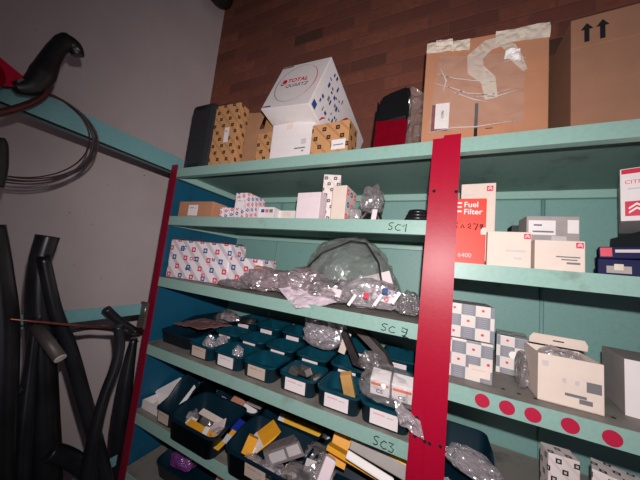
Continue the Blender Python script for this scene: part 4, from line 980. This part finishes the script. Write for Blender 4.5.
def coil_px(label, c, rx, ry, tilt, X, n, r, mat, seed, jit=3):
    """loops lying in a plane parallel to the plastered wall"""
    rg = random.Random(seed); b = MB(); c0 = atx(c[0], c[1], X)
    for j in range(n):
        a_, c_ = rx+rg.uniform(-jit, jit), ry+rg.uniform(-jit, jit)*.6; dx, dy = rg.uniform(-jit, jit)*.5, rg.uniform(-jit, jit)*.5
        pts = []
        for k in range(56):
            an = 2*PI*k/56; u, v = a_*math.cos(an), c_*math.sin(an)
            pts.append(atx(c[0]+dx+u*math.cos(tilt)-v*math.sin(tilt), c[1]+dy+u*math.sin(tilt)+v*math.cos(tilt), X+.005*j+.006*math.sin(an*2+j))-c0)
        b.tube(pts, r, 6, closed=True)
    o = b.build('cable_coil', mat, None, tuple(c0)); return tag(o, label, 'cable')
coil_px('tight coil of dark reddish cable around the red reel', (-2, 98), 50, 15, -.22, -.93, 8, .0034, 'cable_brown', 5, 4)
coil_px('large loose loops of thin dark cable hanging over the top beam', (16, 134), 82, 46, .16, -.96, 4, .0022, 'cable_grey', 8, 4)
coil_px('single reddish cable loop inside the large loose loops', (12, 132), 78, 45, .16, -.972, 1, .0020, 'cable_brown', 12, 3)
pipe('black pipe end at the left edge below the cable loops', [(-5, 138), (-3, 145), (-3, 165), (-6, 186)], -.86, [.014, .016, .016, .014], 'black_plastic')
weld('black pipe end at the left edge below the cable loops', rr_, 'pipe_end')  # loose black pipe end, only parented to the reel
o = crumple('dark_lump', 'dark_pipe', (-1.38, 1.0, 1.585), (.09, .11, .12), 151, .12, 1.6, 3, 0, None, 1, True); tag(o, 'dark round pipe bend hanging high in the corner by the brick wall', 'pipe')
bpy.data.objects.remove(o)
pp = [(-1.36, .98, 1.97), (-1.37, .98, 1.80), (-1.37, .97, 1.70), (-1.34, .93, 1.66), (-1.25, .90, 1.67)]
b = MB(); b.tube([Vector(p)-Vector(pp[0]) for p in pp], [.075, .08, .085, .08, .07], 16)
o = b.build('pipe_bend', 'dark_pipe', None, pp[0]); tag(o, 'dark thick pipe bend hanging high in the corner by the brick wall', 'pipe')

# ---------------------------------------------------------------- camera, light
cd = bpy.data.cameras.new('camera'); cam = bpy.data.objects.new('camera', cd); C.objects.link(cam)
cd.sensor_width = 36; cd.lens = F_PX/640*36; cd.clip_start = .02
cam.matrix_world = Matrix.Translation((0, 0, CZ)) @ Matrix((RX, UX, -FX)).transposed().to_4x4()
bpy.context.scene.camera = cam
ld = bpy.data.lights.new('torch', 'SPOT'); ld.energy = 34; ld.spot_size = math.radians(148); ld.spot_blend = .9; ld.shadow_soft_size = .006; ld.color = (1, .94, .92)
lo = bpy.data.objects.new('torch', ld); C.objects.link(lo); lo.location = (.012, 0, CZ+.068)
ld.use_nodes = True; lt = ld.node_tree; em = lt.nodes['Emission']; lf = lt.nodes.new('ShaderNodeLightFalloff'); lf.inputs[0].default_value = 1
lt.links.new(lf.outputs['Linear'], em.inputs['Strength'])
aim = at(375, 240, .62)+Vector((0, 0, CZ)); lo.rotation_euler = (aim-lo.location).to_track_quat('-Z', 'Y').to_euler()
w = bpy.data.worlds.new('world'); bpy.context.scene.world = w; w.use_nodes = True
w.node_tree.nodes['Background'].inputs[0].default_value = (.5, .45, .5, 1); w.node_tree.nodes['Background'].inputs[1].default_value = .0
# added fill light, out of view at the right, brightens the left wall
ad = bpy.data.lights.new('fill_light', 'AREA'); ad.shape = 'RECTANGLE'; ad.size = 1.2; ad.size_y = 2; ad.energy = 9; ad.color = (.9, .85, 1)
ao = bpy.data.objects.new('fill_light', ad); C.objects.link(ao); ao.location = (2.5, -1.1, 1.2); ao.rotation_euler = (PI/2, 0, PI/2)
sc = bpy.context.scene
sc.view_settings.view_transform = 'Standard'; sc.view_settings.look = 'None'; sc.view_settings.gamma = 1; sc.view_settings.use_curve_mapping = False
sc.view_settings.exposure = 0
